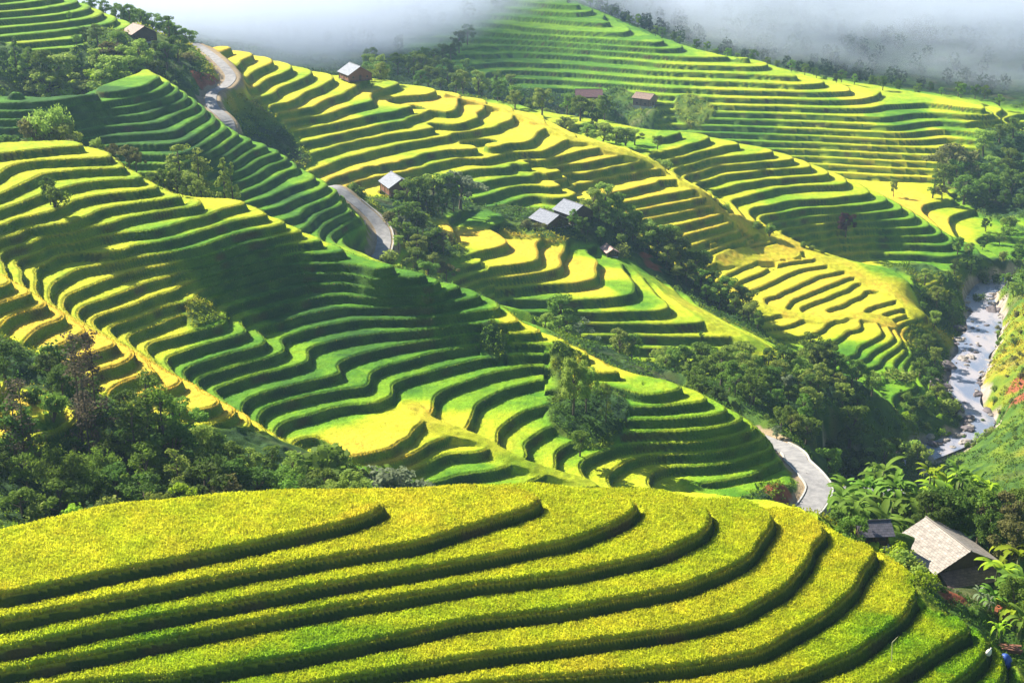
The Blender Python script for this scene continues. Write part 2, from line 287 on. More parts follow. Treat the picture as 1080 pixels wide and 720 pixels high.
LU(2.5, 0, (680,150,.4),(720,143,.42),(715,165,.75),(760,165,.78),(800,185,.65),(780,200,.6),(830,210,.4),(840,180,.7),(880,200,.55),(850,230,.45),(900,225,.5),(870,250,.6),(900,265,.75),(940,240,.4),(950,262,.4),(930,285,.3),(990,270,.25),(1020,280,.2),(985,300,.8),(1040,300,.6),(950,210,1),(975,225,1),(1005,240,.8),(1010,225,.5),(1050,245,.4),(1070,255,.3),(1040,265,.3),
   (560,10,.3),(600,30,.3),(620,60,.28),(560,50,.25),(500,50,.25),(520,75,.25),(680,60,.35),(740,75,.5),(700,90,.45),(620,88,.3),(780,105,.6),(700,115,.5),(830,90,.6),(870,105,.4),(900,100,.8),(780,130,.3),(700,130,.5),(850,140,.55),(900,160,.7),(800,165,.6),(860,180,.7),(930,190,.75),(980,170,.7),
   (960,108,.4),(1000,112,.7),(1030,115,.6),(960,130,.28),(1000,132,.3),(950,120,.3),(990,142,.85),(950,150,.7),(1000,155,.6))
LU(1.8, 1, (0,380,.1),(60,400,.1),(100,440,.1),(150,440,.1),(200,470,.12),(250,470,.1),(300,480,.15),(350,495,.2),(10,500,.1),(80,500,.1),(150,510,.1),(0,550,.2),(100,530,.1),(200,515,.1),(380,515,.2),
   (20,60,.15),(60,70,.15),(100,60,.2),(120,40,.2),(170,60,.12),(200,80,.1),(195,60,.25),(180,45,.3),
   (240,105,.5),(255,125,.3),(275,140,.15),(300,155,.12),
   (622,448,.1),(645,436,.08),
   (207,334,.25))
LU(2.5, 1, (430,220,.1),(470,215,.1),(440,255,.15),(415,245,.3),(450,240,.1),(540,225,.15),(620,235,.1),(650,250,.1),(690,280,.1),(730,310,.1),(770,335,.1),(660,235,.1),(555,240,.3),
   (520,360,.1),(600,375,.12),(650,385,.1),(700,395,.15),(760,400,.2),(820,400,.15),(860,390,.12),(900,430,.1),(850,440,.12),(890,480,.1),(800,440,.15),(920,455,.2),(950,450,.3),(975,440,.2),(850,470,.2),
   (975,290,.1),(985,330,.15),(980,360,.15),(985,385,.1),(1000,300,.2),(1070,300,.15),(1060,280,.15),(1000,320,.15),
   (1060,150,.15),(1020,180,.12),(1070,200,.1),(1050,220,.1),(600,115,.1),(650,112,.15),(450,80,.1),(500,95,.1),(550,105,.1),(680,125,.2),(720,118,.3),
   (1060,345,.45),(1070,380,.5),(1050,410,.4),(1070,440,.3),(1050,460,.25),(1060,490,.3),(1020,460,.2),(1010,500,.2),(1000,530,.1),(1060,520,.3),(1060,560,.1),(1000,640,.1),(1060,640,.1),(1070,700,.2),(930,540,.3),(880,525,.4),(840,520,.2),(900,540,.3),
   (400,20,.08),(300,40,.08),(200,20,.08),(500,5,.08),(700,20,.08),(800,40,.08),(900,70,.08),(1000,90,.08),(1070,100,.1),(1070,60,.08))
for hx, hy, w, st in [(-60,60,1,1.4),(60,60,1,1.4),(0,90,1,1.4),(-90,80,1,1.4),(30,172,1,1.4),(-20,172,1,1.4),(-60,172,1,1.4),(60,190,1,1.4),(20,225,1,1.8),(50,245,1,1.8),(-260,300,0,1.8),(-260,400,0,1.8),(-300,500,1,2.5),
   (-100,1000,1,2.5),(100,1000,1,2.5),(300,1000,1,2.5),(-300,1000,1,2.5),(300,400,1,2.5),(300,600,1,2.5),(250,300,1,2.5),(200,200,1,2.5),(-20,350,1,1.8),(-80,345,1,1.8),(40,330,1,1.8),(-200,700,1,2.5),(-60,620,1,2.5),(-100,760,1,2.5),(0,-50,1,1.4)]:
    LAND.append((hx, hy, .12, w, st))
LAND = np.array(LAND)
def land_grid():
    rip = np.zeros(NX*NY); wild = np.zeros(NX*NY); x = MX.ravel(); y = MY.ravel()
    # domain warp so that plots keep ragged outlines
    xw = x + 2.5*vnoise(x, y, 14, 3); yw = y + 2.5*vnoise(x, y, 14, 4)
    near = np.zeros(NX*NY, int)
    sc = np.maximum(LAND[:,1], 110)
    for a in range(0, len(x), 20000):
        d2 = ((xw[a:a+20000,None]-LAND[None,:,0])**2 + (yw[a:a+20000,None]-LAND[None,:,1])**2)
        near[a:a+20000] = d2.argmin(1)
        w = 1 / (d2 + 4.0)**2.2
        w /= w.sum(1, keepdims=True); rip[a:a+20000] = w @ LAND[:,2]; wild[a:a+20000] = w @ LAND[:,3]
    return rip.reshape(NY,NX), wild.reshape(NY,NX), LAND[near,4].reshape(NY,NX)
RIP, WILD, STEP = land_grid()
# ---------------------------------------------------------------- roads
ROAD = [at_d(205,46,512), at_d(216,53,506), at_d(232,66,488), at_d(243,80,475), at_d(238,90,464), at_d(224,98,455), at_d(224,112,442), at_d(240,128,432), (-85,425,-91.5), (-74,419,-97)] + \
       [(-60.5,411,-101), at_d(352,197,405), at_d(372,211,400), at_d(390,226,396), at_d(402,240,391), at_d(405,252,385), at_d(403,264,378), (-38,365,-116.5), (-16,356,-123), (8,345,-128.5), (30,330,-132), (48,309,-132.5)] + \
       [at_d(827,472,287), at_d(842,487,275), at_d(856,501,266), at_d(864,515,260), at_d(857,531,254), at_d(845,543,249), (47,236,-127), (30,226,-127.5), (0,215,-126), (-30,205,-121)]
ROAD = smooth_line([tuple(float(q) for q in p) for p in ROAD], 8)
SPUR = smooth_line([tuple(float(q) for q in at_d(858,503,265)), tuple(float(q) for q in at_d(880,512,268)), tuple(float(q) for q in at_d(905,518,272)), (95,280,-138)], 6)
RIVL = smooth_line(RIV2, 6)
def river_width(y): return np.interp(y, [290, 350, 380, 410, 430, 450, 490, 560], [2.6, 2.8, 3.1, 3.8, 4.6, 5.2, 4.4, 3.0])
# slopes where the steps run out into one sown sheet
def _line(*p):
    out = []
    for q in p:
        h = march(q[0], q[1])
        if h: out.append((h[0], h[1], q[2]))
    return out
SHEETS = [_line((470,99,1.6),(530,115,2.2),(600,146,2.5),(650,160,3.5),(690,174,2),(730,199,1.6),(770,230,1.8),(810,248,4.5),(850,262,6),(900,282,8),(940,300,9),(965,325,6)),
          _line((765,277,3),(790,270,4),(830,268,5)), _line((765,305,4),(800,326,4),(850,335,4.5),(890,332,4),(930,338,5)),
          _line((640,266,3),(670,285,4),(700,305,4),(760,342,5),(815,372,5)),
          _line((430,428,1.6),(452,441,2.2),(480,455,1.8),(510,467,1.2),(545,486,1.6),(580,500,1.8),(620,511,2.6))]
def sheet_mask(x, y):
    m = np.zeros(x.shape)
    for L in SHEETS:
        L3 = [(a, b, w) for a, b, w in L]
        if len(L3) < 2: continue
        xs = [a for a, _, _ in L3]; ys = [b for _, b, _ in L3]
        k = (x > min(xs)-20) & (x < max(xs)+20) & (y > min(ys)-20) & (y < max(ys)+20)
        if not k.any(): continue
        d, w = seg_dist(x[k], y[k], L3); d = d + 1.6*vnoise(x[k], y[k], 6, 61)
        m[k] = np.maximum(m[k], np.clip((w - d)/1.2 + .5, 0, 1))
    return m
def natural(x, y):
    """height of the hillside before terracing, carved for road and river"""
    z = bicubic(H, x, y)
    z = z + np.where(y < 165, .07, .22)*vnoise(x, y, 9, 1) + 0.45*vnoise(x, y, 26, 2) * np.clip((y-170)/60, 0, 1)
    far = np.clip((y-880)/80, 0, 1); z = z + far*(9*vnoise(x, y, 60, 5) + 4*vnoise(x, y, 24, 6))
    return z
def fields(x, y):
    x = np.asarray(x, float); y = np.asarray(y, float)
    rip = bilin(RIP, x, y); wild = bilin(WILD, x, y)
    ix = np.clip(np.rint((x-GX0)/GC), 0, NX-1).astype(int); iy = np.clip(np.rint((y-GY0)/GC), 0, NY-1).astype(int)
    st = STEP[iy, ix]
    dr, hr = seg_dist(x, y, ROAD); ds, hs = seg_dist(x, y, SPUR)
    hr = np.where(ds < dr, hs, hr); dr = np.minimum(dr, ds + 0.6)
    dv, hv = seg_dist(x, y, RIVL); rw = river_width(y)
    z = natural(x, y)
    e = 0.5
    gxx = (bicubic(H, x+e, y) - bicubic(H, x-e, y)) / (2*e); gyy = (bicubic(H, x, y+e) - bicubic(H, x, y-e)) / (2*e)
    g = np.clip(np.hypot(gxx, gyy), .02, 1.6)
    tau = z / st; n = np.floor(tau); f = tau - n
    rwid = (.34 + .08*vnoise(x, y, 8, 44)) * st                                  # riser run in metres
    w = np.clip(rwid * g / st, .04, .62)
    ramp = np.clip((f - (1 - w)) / w, 0, 1)
    dm = f * st / g; db = (1 - w - f) * st / g        # metres from the rim / from the next bank
    rice = np.where(y < 200, .55, .35) * np.clip((dm - .35) / .25, 0, 1) * np.clip((db - .2) / .25, 0, 1)
    bund = .12 * np.clip(1 - dm / .5, 0, 1)
    zt = n * st + ramp * st + rice + bund
    zt += (.05*vnoise(x, y, .9, 7) + .04*vnoise(x, y, .4, 8))
    sm = sheet_mask(x, y); zt = zt*(1-sm) + (z + .25 + .1*vnoise(x, y, 1.2, 62))*sm; ramp = ramp*(1-sm); dm = np.maximum(dm, sm*2)
    ww = np.clip((wild - .42) / .16, 0, 1)
    ww = np.maximum(ww, np.clip((9 - dv + rw) / 3, 0, 1)); ww = np.maximum(ww, np.clip((5.2 - dr) / 1.0, 0, 1))
    zw = z + (.5*vnoise(x, y, 3.3, 9) + .3*vnoise(x, y, 1.3, 10)) * np.clip((dr - 3) / 4, 0, 1) * np.clip((dv-rw) / 5, 0, 1)
    zz = zt*(1-ww) + zw*ww
    cut = np.clip((dr - 2.6) / 4.2, 0, 1); cut = cut*cut*(3-2*cut)
    zz = np.where(dr < 7, (hr - .05)*(1-cut) + zz*cut, zz)
    cv = np.clip((dv - rw*.85) / 6.0, 0, 1); cv = cv*cv*(3-2*cv)
    bed = hv - .9 + .5*vnoise(x, y, 4, 12)
    zz = np.where(dv < rw*.85+6, bed*(1-cv) + zz*cv, zz)
    return dict(z=zz, rip=rip, ww=ww, n=n, f=f, ramp=ramp, dm=dm, db=db, dr=dr, dv=dv, rw=rw, g=g, st=st, rice=rice)
def ground_z(x, y):
    return float(fields(np.array([x]), np.array([y]))['z'][0])
def srgb(r, g, b):
    f = lambda c: c/12.92 if c <= .04045 else ((c+.055)/1.055)**2.4
    return np.array([f(r), f(g), f(b)])
# crop colours (albedo), from young green to ripe gold
RK = np.array([0, .15, .3, .45, .6, .75, .9, 1.0])
RC = np.array([[.018,.062,.012],[.034,.110,.012],[.075,.205,.010],[.170,.320,.010],[.320,.400,.012],[.440,.455,.018],[.530,.465,.028],[.575,.405,.030]])
def crop(r): return np.stack([np.interp(r, RK, RC[:, k]) for k in range(3)], -1)
SOIL = [at_d(825,512,254), at_d(222,72,466), at_d(215,80,460), at_d(688,285,432), at_d(680,276,436), at_d(1079,408,392), at_d(1079,425,380), at_d(1062,655,150), at_d(1000,662,148)]
SOILR = [4.0, 4, 4, 3.5, 3, 5, 4, 3, 2.5]
def colours(x, y, q):
    N = x.shape
    cell = np.floor(q['n']*7.31 + 3*vnoise(x, y, 38, 20)).astype(np.int64)
    hsh = _tab[(cell*37) & 255, (cell*91+13) & 255]
    r = q['rip'] + .04 + (hsh-.5)*.16 + .05*vnoise(x, y, 5, 21) + .05*vnoise(x, y, 1.6, 22)
    r = np.clip(r, 0, 1); c = crop(r)
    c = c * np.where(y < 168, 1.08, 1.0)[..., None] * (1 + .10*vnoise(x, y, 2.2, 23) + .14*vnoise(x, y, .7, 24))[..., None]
    # grass bank and bund; front hill banks painted darker to deepen their shade
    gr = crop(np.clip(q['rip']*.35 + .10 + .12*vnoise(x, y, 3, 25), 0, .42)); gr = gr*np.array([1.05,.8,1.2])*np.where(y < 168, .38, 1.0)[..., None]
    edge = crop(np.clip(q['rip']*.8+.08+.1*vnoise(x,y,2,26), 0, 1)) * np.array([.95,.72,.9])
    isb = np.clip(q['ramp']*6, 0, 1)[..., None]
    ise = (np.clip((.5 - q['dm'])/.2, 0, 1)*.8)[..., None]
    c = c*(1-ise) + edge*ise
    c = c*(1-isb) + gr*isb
    brown = (np.clip(vnoise(x, y, 4.5, 27)*2-.7, 0, 1) * np.clip(q['ramp']*6, 0, 1) * .7)[..., None]
    c = c*(1-brown) + np.array([.085,.05,.02])*brown
    # untended ground
    a = vnoise(x, y, 12, 30); b = vnoise(x, y, 3, 31)
    wc = crop(np.clip(q['rip']*.9 + .06 + .1*a + .12*b, 0, .9)) * np.array([.85,.62,1.4])
    dry = np.clip(vnoise(x, y, 7, 32)*1.6 - .5, 0, 1)[..., None] * .55
    wc = wc*(1-dry) + np.array([.13,.11,.045])*dry
    k = q['ww'][..., None]; c = c*(1-k) + wc*k
    for (sx, sy, sz), sr in zip(SOIL, SOILR):
        d = np.hypot(x-sx, y-sy) + 1.5*vnoise(x, y, 3, 33); m = np.clip((sr-d)/1.2, 0, 1)[..., None]
        c = c*(1-m) + (np.array([.24,.075,.035])*(1+.3*vnoise(x, y, 1.5, 34))[..., None])*m
    m = np.clip((4.3 - q['dr'] + .8*vnoise(x, y, 2, 35))/.6, 0, 1)[..., None]
    c = c*(1-m) + (np.array([.30,.23,.14])*(1+.15*vnoise(x, y, 1.2, 36))[..., None])*m
    m = np.clip((q['rw'] + 2.5 - q['dv'] + 2*vnoise(x, y, 5, 37))/1.0, 0, 1)[..., None]
    c = c*(1-m) + (np.array([.33,.27,.22])*(1+.35*vnoise(x, y, 1.3, 38))[..., None])*m
    return np.clip(c, .002, .9)
# ---------------------------------------------------------------- ground sheet, denser where the valley is looked at
def node_mat(name):
    m = bpy.data.materials.new(name); m.use_nodes = True; nt = m.node_tree
    return m, nt, nt.nodes['Principled BSDF']
def set_in(b, **kw):
    for k, v in kw.items():
        k = k.replace('_', ' ')
        if k in b.inputs: b.inputs[k].default_value = v
QUICK = globals().get('QUICK', False)
def make_ground():
    fine = math.radians(.034 if not QUICK else .07)
    th = [-math.pi]
    while th[-1] < math.radians(-30): th.append(th[-1] + math.radians(2.5))
    th = [t for t in th if t < math.radians(-27)]
    a = math.radians(-26.5)
    while a < math.radians(-23.4): th.append(a); a += math.radians(.15)
    th += list(np.arange(math.radians(-23.4), math.radians(23.4), fine))
    a = math.radians(23.4)
    while a < math.radians(26.5): th.append(a); a += math.radians(.15)
    while a < math.pi - .02: th.append(a); a += math.radians(2.5)
    th = np.array(th)
    q = 1.0 if not QUICK else 2.2
    r = [3.0]
    while r[-1] < 2200:
        d = r[-1]
        k = .12 if d < 90 else .02 if d < 108 else .00095*q if d < 175 else .0013*q if d < 215 else .00095*q if d < 320 else (.0011 if d < 430 else .0008)*q if d < 615 else .00095*q if d < 770 else .0016*q if d < 900 else .008 if d < 1240 else .012 if d < 1800 else .06
        r.append(d * (1 + k))
    r = np.array(r); print('grid', len(th), len(r))
    TH, R = np.meshgrid(th, r); x = R*np.sin(TH); y = R*np.cos(TH)
    z = np.empty(x.shape); col = np.ones(x.shape + (4,), np.float32)
    for i in range(0, len(r), 120):
        xs, ys = x[i:i+120], y[i:i+120]; f = fields(xs, ys)
        z[i:i+120] = f['z']; col[i:i+120, :, :3] = colours(xs, ys, f)
    nr, nc = x.shape
    co = np.stack([x, y, z], -1).reshape(-1, 3).astype(np.float32)
    co = np.vstack([co, [[0, 0, co[:nc, 2].mean()]]]).astype(np.float32)
    i = np.arange(nr-1)[:, None]*nc; j = np.arange(nc)[None]; j2 = (j+1) % nc
    quads = np.stack([i+j, i+j2, i+nc+j2, i+nc+j], -1).reshape(-1, 4)[:, ::-1]
    c0 = len(co)-1; tri = np.stack([np.full(nc, c0), np.arange(nc), (np.arange(nc)+1) % nc], -1)[:, ::-1]
    me = bpy.data.meshes.new('ground')
    me.vertices.add(len(co)); me.vertices.foreach_set('co', co.ravel())
    nl = quads.size + tri.size
    me.loops.add(nl); me.loops.foreach_set('vertex_index', np.concatenate([quads.ravel(), tri.ravel()]).astype(np.int32))
    npoly = len(quads) + len(tri)
    me.polygons.add(npoly)
    st = np.concatenate([np.arange(len(quads))*4, quads.size + np.arange(len(tri))*3]).astype(np.int32)
    me.polygons.foreach_set('loop_start', st)
    me.update(calc_edges=True)
    at = me.color_attributes.new('tint', 'FLOAT_COLOR', 'POINT')
    cc = np.vstack([col.reshape(-1, 4), [[.05,.06,.02,1]]]).astype(np.float32); at.data.foreach_set('color', cc.ravel())
    o = bpy.data.objects.new('ground', me); bpy.context.scene.collection.objects.link(o); o['kind'] = 'structure'
    m, nt, b = node_mat('fields'); N = nt.nodes; L = nt.links
    set_in(b, Roughness=.9); b.inputs['Specular IOR Level'].default_value = .1
    ca = N.new('ShaderNodeVertexColor'); ca.layer_name = 'tint'
    geo = N.new('ShaderNodeNewGeometry')
    n1 = N.new('ShaderNodeTexNoise'); n1.inputs['Scale'].default_value = 3.2; n1.inputs['Detail'].default_value = 3
    n1.inputs['Roughness'].default_value = .7
    L.new(geo.outputs['Position'], n1.inputs['Vector'])
    mr = N.new('ShaderNodeMapRange'); mr.inputs['From Min'].default_value = .3; mr.inputs['From Max'].default_value = .7; mr.inputs['To Min'].default_value = .72; mr.inputs['To Max'].default_value = 1.28
    L.new(n1.outputs['Fac'], mr.inputs['Value'])
    mu = N.new('ShaderNodeVectorMath'); mu.operation = 'SCALE'
    L.new(ca.outputs['Color'], mu.inputs[0]); L.new(mr.outputs['Result'], mu.inputs['Scale']); L.new(mu.outputs['Vector'], b.inputs['Base Color'])
    bp = N.new('ShaderNodeBump'); bp.inputs['Strength'].default_value = .8; bp.inputs['Distance'].default_value = .25
    L.new(n1.outputs['Fac'], bp.inputs['Height']); L.new(bp.outputs['Normal'], b.inputs['Normal'])
    me.materials.append(m); return o
# ---------------------------------------------------------------- camera, light
sc = bpy.context.scene
cam_d = bpy.data.cameras.new('camera'); cam = bpy.data.objects.new('camera', cam_d); sc.collection.objects.link(cam)
cam_d.sensor_width = 36; cam_d.lens = F_PX/1080*36; cam_d.clip_start = .5; cam_d.clip_end = 9000
cam.rotation_euler = (math.pi/2 - PITCH, 0, 0); sc.camera = cam
SUN_EL, SUN_AZ = math.radians(36), math.radians(-53)     # azimuth from north (+Y), negative = to the left
sd = Vector((math.sin(SUN_AZ)*math.cos(SUN_EL), math.cos(SUN_AZ)*math.cos(SUN_EL), math.sin(SUN_EL)))
ld = bpy.data.lights.new('sun', 'SUN'); ld.energy = 5.0; ld.angle = math.radians(.5); ld.color = (1, .93, .80)
lo = bpy.data.objects.new('sun', ld); sc.collection.objects.link(lo); lo.rotation_euler = sd.to_track_quat('Z', 'Y').to_euler()
w = bpy.data.worlds.new('World'); sc.world = w; w.use_nodes = True; nt = w.node_tree
bg = nt.nodes['Background']; sky = nt.nodes.new('ShaderNodeTexSky'); sky.sky_type = 'NISHITA'; sky.sun_disc = False
sky.sun_elevation = SUN_EL; sky.sun_rotation = SUN_AZ; sky.altitude = 1200; sky.air_density = 1.0; sky.dust_density = 1.0
nt.links.new(sky.outputs['Color'], bg.inputs['Color']); bg.inputs['Strength'].default_value = .0588
sc.view_settings.view_transform = 'Standard'; sc.view_settings.look = 'None'; sc.view_settings.gamma = 1; sc.view_settings.exposure = 1.5
sc.cycles.max_bounces = 5; sc.cycles.diffuse_bounces = 2; sc.cycles.glossy_bounces = 2; sc.cycles.transmission_bounces = 3; sc.cycles.volume_bounces = 3; sc.cycles.transparent_max_bounces = 8
sc.cycles.use_adaptive_sampling = True; sc.cycles.adaptive_threshold = .008
sc.cycles.use_denoising = True
sc.cycles.denoising_prefilter = 'ACCURATE'
sc.cycles.volume_step_rate = 1.0
# ---------------------------------------------------------------- haze and the fog bank
def vol_mat(name):
    m = bpy.data.materials.new(name); m.use_nodes = True; nt = m.node_tree; nt.nodes.clear()
    out = nt.nodes.new('ShaderNodeOutputMaterial'); v = nt.nodes.new('ShaderNodeVolumePrincipled')
    nt.links.new(v.outputs['Volume'], out.inputs['Volume']); return m, nt, v
def link(o):
    bpy.context.scene.collection.objects.link(o); return o
def box_mesh(name, x0, x1, y0, y1, z0, z1, sub=None, fn=None):
    bm = bmesh.new(); bmesh.ops.create_cube(bm, size=1)
    if sub: bmesh.ops.subdivide_edges(bm, edges=bm.edges[:], cuts=sub, use_grid_fill=True)
    for v in bm.verts:
        v.co = Vector((x0+(v.co.x+.5)*(x1-x0), y0+(v.co.y+.5)*(y1-y0), z0+(v.co.z+.5)*(z1-z0)))
        if fn: v.co = fn(v.co)
    me = bpy.data.meshes.new(name); bm.to_mesh(me); bm.free(); return me
def make_air():
    me = box_mesh('haze', -2300, 2300, -2300, 2300, -340, 48)
    o = link(bpy.data.objects.new('haze', me)); o['kind'] = 'stuff'
    m, nt, v = vol_mat('haze_air'); v.inputs['Density'].default_value = HAZE_D; v.inputs['Color'].default_value = (.45,.66,1,1); v.inputs['Anisotropy'].default_value = .3
    me.materials.append(m)
    def lump(p):
        n = Vector((0, 0, 0)); q = p * (1/70.)
        from mathutils import noise
        d = noise.noise_vector(q) * 22 + noise.noise_vector(q*2.7) * 8
        return Vector((p.x+d.x, p.y+d.y, p.z+d.z*.8))
    me = box_mesh('fog_bank', -620, 760, 660, 1500, -135, -42, 14, lump)
    for p in me.polygons: p.use_smooth = True
    o = link(bpy.data.objects.new('fog_bank', me)); o['kind'] = 'stuff'
    m, nt, v = vol_mat('fog'); N = nt.nodes; L = nt.links
    v.inputs['Color'].default_value = (.75,.82,.95,1); v.inputs['Anisotropy'].default_value = .1
    g = N.new('ShaderNodeNewGeometry'); sep = N.new('ShaderNodeSeparateXYZ'); L.new(g.outputs['Position'], sep.inputs[0])
    no = N.new('ShaderNodeTexNoise'); no.inputs['Scale'].default_value = .02; no.inputs['Detail'].default_value = 6; no.inputs['Roughness'].default_value = .6
    mp = N.new('ShaderNodeMapping'); mp.inputs['Scale'].default_value = (.55, .8, 2.2); L.new(g.outputs['Position'], mp.inputs['Vector']); L.new(mp.outputs['Vector'], no.inputs['Vector'])
    # density rises with height above a base that follows the hollow; wisps come from the noise
    def mr(src, a, b, c, d):
        n = N.new('ShaderNodeMapRange'); n.inputs['From Min'].default_value = a; n.inputs['From Max'].default_value = b; n.inputs['To Min'].default_value = c; n.inputs['To Max'].default_value = d
        L.new(src, n.inputs['Value']); return n.outputs['Result']
    def ma(op, a, b):
        n = N.new('ShaderNodeMath'); n.operation = op; n.use_clamp = False
        for i, s in enumerate((a, b)):
            if isinstance(s, (int, float)): n.inputs[i].default_value = s
            else: L.new(s, n.inputs[i])
        return n.outputs[0]
    cv = N.new('ShaderNodeFloatCurve'); L.new(mr(sep.outputs['X'], -400, 400, 0, 1), cv.inputs['Value'])
    cur = cv.mapping.curves[0]; P = [(-400,605),(-130,615),(-60,680),(10,820),(60,860),(110,810),(160,775),(230,745),(300,715),(400,680)]
    while len(cur.points) > 2: cur.points.remove(cur.points[1])
    cur.points[0].location = (0, (P[0][1]-600)/400); cur.points[1].location = (1, (P[-1][1]-600)/400)
    for px, py in P[1:-1]: cur.points.new((px+400)/800, (py-600)/400)
    cv.mapping.update()
    y0 = ma('ADD', ma('MULTIPLY', cv.outputs[0], 400), 600)
    fy = mr(ma('SUBTRACT', sep.outputs['Y'], y0), -20, 110, 0, 1)
    base = mr(sep.outputs['X'], 40, 330, -120, -160)
    hf = mr(ma('SUBTRACT', sep.outputs['Z'], base), 0, 20, 0, 1)
    nn = ma('SUBTRACT', no.outputs['Fac'], .5)
    d = ma('MULTIPLY', ma('MAXIMUM', ma('ADD', ma('SUBTRACT', ma('MULTIPLY', hf, fy), .12), ma('MULTIPLY', ma('MULTIPLY', nn, 4.2), fy)), 0), FOG_D)
    edge = mr(sep.outputs['Z'], -55, -70, 0, 1)
    L.new(ma('MULTIPLY', d, edge), v.inputs['Density'])
    me.materials.append(m)
HAZE_D, FOG_D = .00011, .038
make_air()
# ---------------------------------------------------------------- plants
COL = bpy.context.scene.collection
def leaf_mat(name, col, col2, trans=.48):
    m, nt, b = node_mat(name); N = nt.nodes; L = nt.links
    set_in(b, Roughness=.75); b.inputs['Specular IOR Level'].default_value = .15
    oi = N.new('ShaderNodeObjectInfo'); geo = N.new('ShaderNodeNewGeometry')
    no = N.new('ShaderNodeTexNoise'); no.inputs['Scale'].default_value = .55; L.new(geo.outputs['Position'], no.inputs['Vector'])
    ad = N.new('ShaderNodeMath'); ad.operation = 'MULTIPLY_ADD'; ad.inputs[1].default_value = .75; L.new(no.outputs['Fac'], ad.inputs[0])
    sc_ = N.new('ShaderNodeMath'); sc_.operation = 'MULTIPLY'; sc_.inputs[1].default_value = .35; L.new(geo.outputs['Random Per Island'], sc_.inputs[0]); L.new(sc_.outputs[0], ad.inputs[2])
    mx = N.new('ShaderNodeMix'); mx.data_type = 'RGBA'; mx.inputs[6].default_value = (*col, 1); mx.inputs[7].default_value = (*col2, 1); L.new(ad.outputs[0], mx.inputs[0])
    hs = N.new('ShaderNodeHueSaturation'); L.new(mx.outputs[2], hs.inputs['Color'])
    mh = N.new('ShaderNodeMapRange'); mh.inputs['To Min'].default_value = .482; mh.inputs['To Max'].default_value = .515; L.new(oi.outputs['Random'], mh.inputs['Value']); L.new(mh.outputs[0], hs.inputs['Hue'])
    mv = N.new('ShaderNodeMapRange'); mv.inputs['To Min'].default_value = .75; mv.inputs['To Max'].default_value = 1.3; L.new(oi.outputs['Random'], mv.inputs['Value']); L.new(mv.outputs[0], hs.inputs['Value'])
    L.new(hs.outputs['Color'], b.inputs['Base Color'])
    tr = N.new('ShaderNodeBsdfTranslucent'); L.new(hs.outputs['Color'], tr.inputs['Color'])
    mi = N.new('ShaderNodeMixShader'); mi.inputs[0].default_value = trans
    out = [n for n in N if n.type == 'OUTPUT_MATERIAL'][0]
    L.new(b.outputs[0], mi.inputs[1]); L.new(tr.outputs[0], mi.inputs[2]); L.new(mi.outputs[0], out.inputs['Surface']); return m
def plain_mat(name, col, rough=.85, var=.25, scale=3.0, bump=.0, stretch=None):
    m, nt, b = node_mat(name); N = nt.nodes; L = nt.links
    set_in(b, Roughness=rough); b.inputs['Specular IOR Level'].default_value = .25
    tc = N.new('ShaderNodeTexCoord'); mp = N.new('ShaderNodeMapping'); L.new(tc.outputs['Object'], mp.inputs['Vector'])
    if stretch: mp.inputs['Scale'].default_value = stretch
    no = N.new('ShaderNodeTexNoise'); no.inputs['Scale'].default_value = scale; no.inputs['Detail'].default_value = 4; L.new(mp.outputs['Vector'], no.inputs['Vector'])
    mr = N.new('ShaderNodeMapRange'); mr.inputs['From Min'].default_value = .3; mr.inputs['From Max'].default_value = .7; mr.inputs['To Min'].default_value = 1-var; mr.inputs['To Max'].default_value = 1+var; L.new(no.outputs['Fac'], mr.inputs['Value'])
    vm = N.new('ShaderNodeVectorMath'); vm.operation = 'SCALE'; vm.inputs[0].default_value = col; L.new(mr.outputs[0], vm.inputs['Scale']); L.new(vm.outputs[0], b.inputs['Base Color'])
    if bump:
        bp = N.new('ShaderNodeBump'); bp.inputs['Distance'].default_value = bump; L.new(no.outputs['Fac'], bp.inputs['Height']); L.new(bp.outputs[0], b.inputs['Normal'])
    return m
M = {
 'leaf_dark': leaf_mat('leaf_dark', (0.047,0.102,0.016), (0.123,0.204,0.027)),
 'leaf_mid': leaf_mat('leaf_mid', (0.082,0.172,0.019), (0.209,0.321,0.038)),
 'leaf_light': leaf_mat('leaf_light', (0.147,0.246,0.034), (0.370,0.470,0.075)),
 'leaf_pale': leaf_mat('leaf_pale', (0.132,0.181,0.086), (0.309,0.377,0.213)),
 'leaf_bright': leaf_mat('leaf_bright', (0.162,0.327,0.015), (0.457,0.580,0.028)),
 'leaf_dry': leaf_mat('leaf_dry', (0.112,0.120,0.034), (0.230,0.230,0.068)),
 'leaf_rust': leaf_mat('leaf_rust', (.060,.050,.030), (.150,.120,.070)),
 'leaf_purple': leaf_mat('leaf_purple', (.045,.012,.018), (.090,.030,.035)),
 'leaf_banana': leaf_mat('leaf_banana', (0.074,0.162,0.019), (0.209,0.376,0.038), .4),
 'bark': plain_mat('bark', (.11,.085,.06), .9, .35, 5, .03, (1,1,.3)),
 'stalk': plain_mat('stalk', (.13,.15,.05), .7, .3, 4),
}
def mesh_np(name, V, Fq, mat=None, smooth=False):
    me = bpy.data.meshes.new(name); V = np.asarray(V, np.float32); Fq = np.asarray(Fq, np.int32)
    me.vertices.add(len(V)); me.vertices.foreach_set('co', V.ravel()); k = Fq.shape[1]
    me.loops.add(Fq.size); me.loops.foreach_set('vertex_index', Fq.ravel()); me.polygons.add(len(Fq))
    me.polygons.foreach_set('loop_start', np.arange(len(Fq), dtype=np.int32)*k); me.update(calc_edges=True)
    if smooth: me.polygons.foreach_set('use_smooth', np.ones(len(Fq), bool))
    if mat: me.materials.append(mat)
    return me
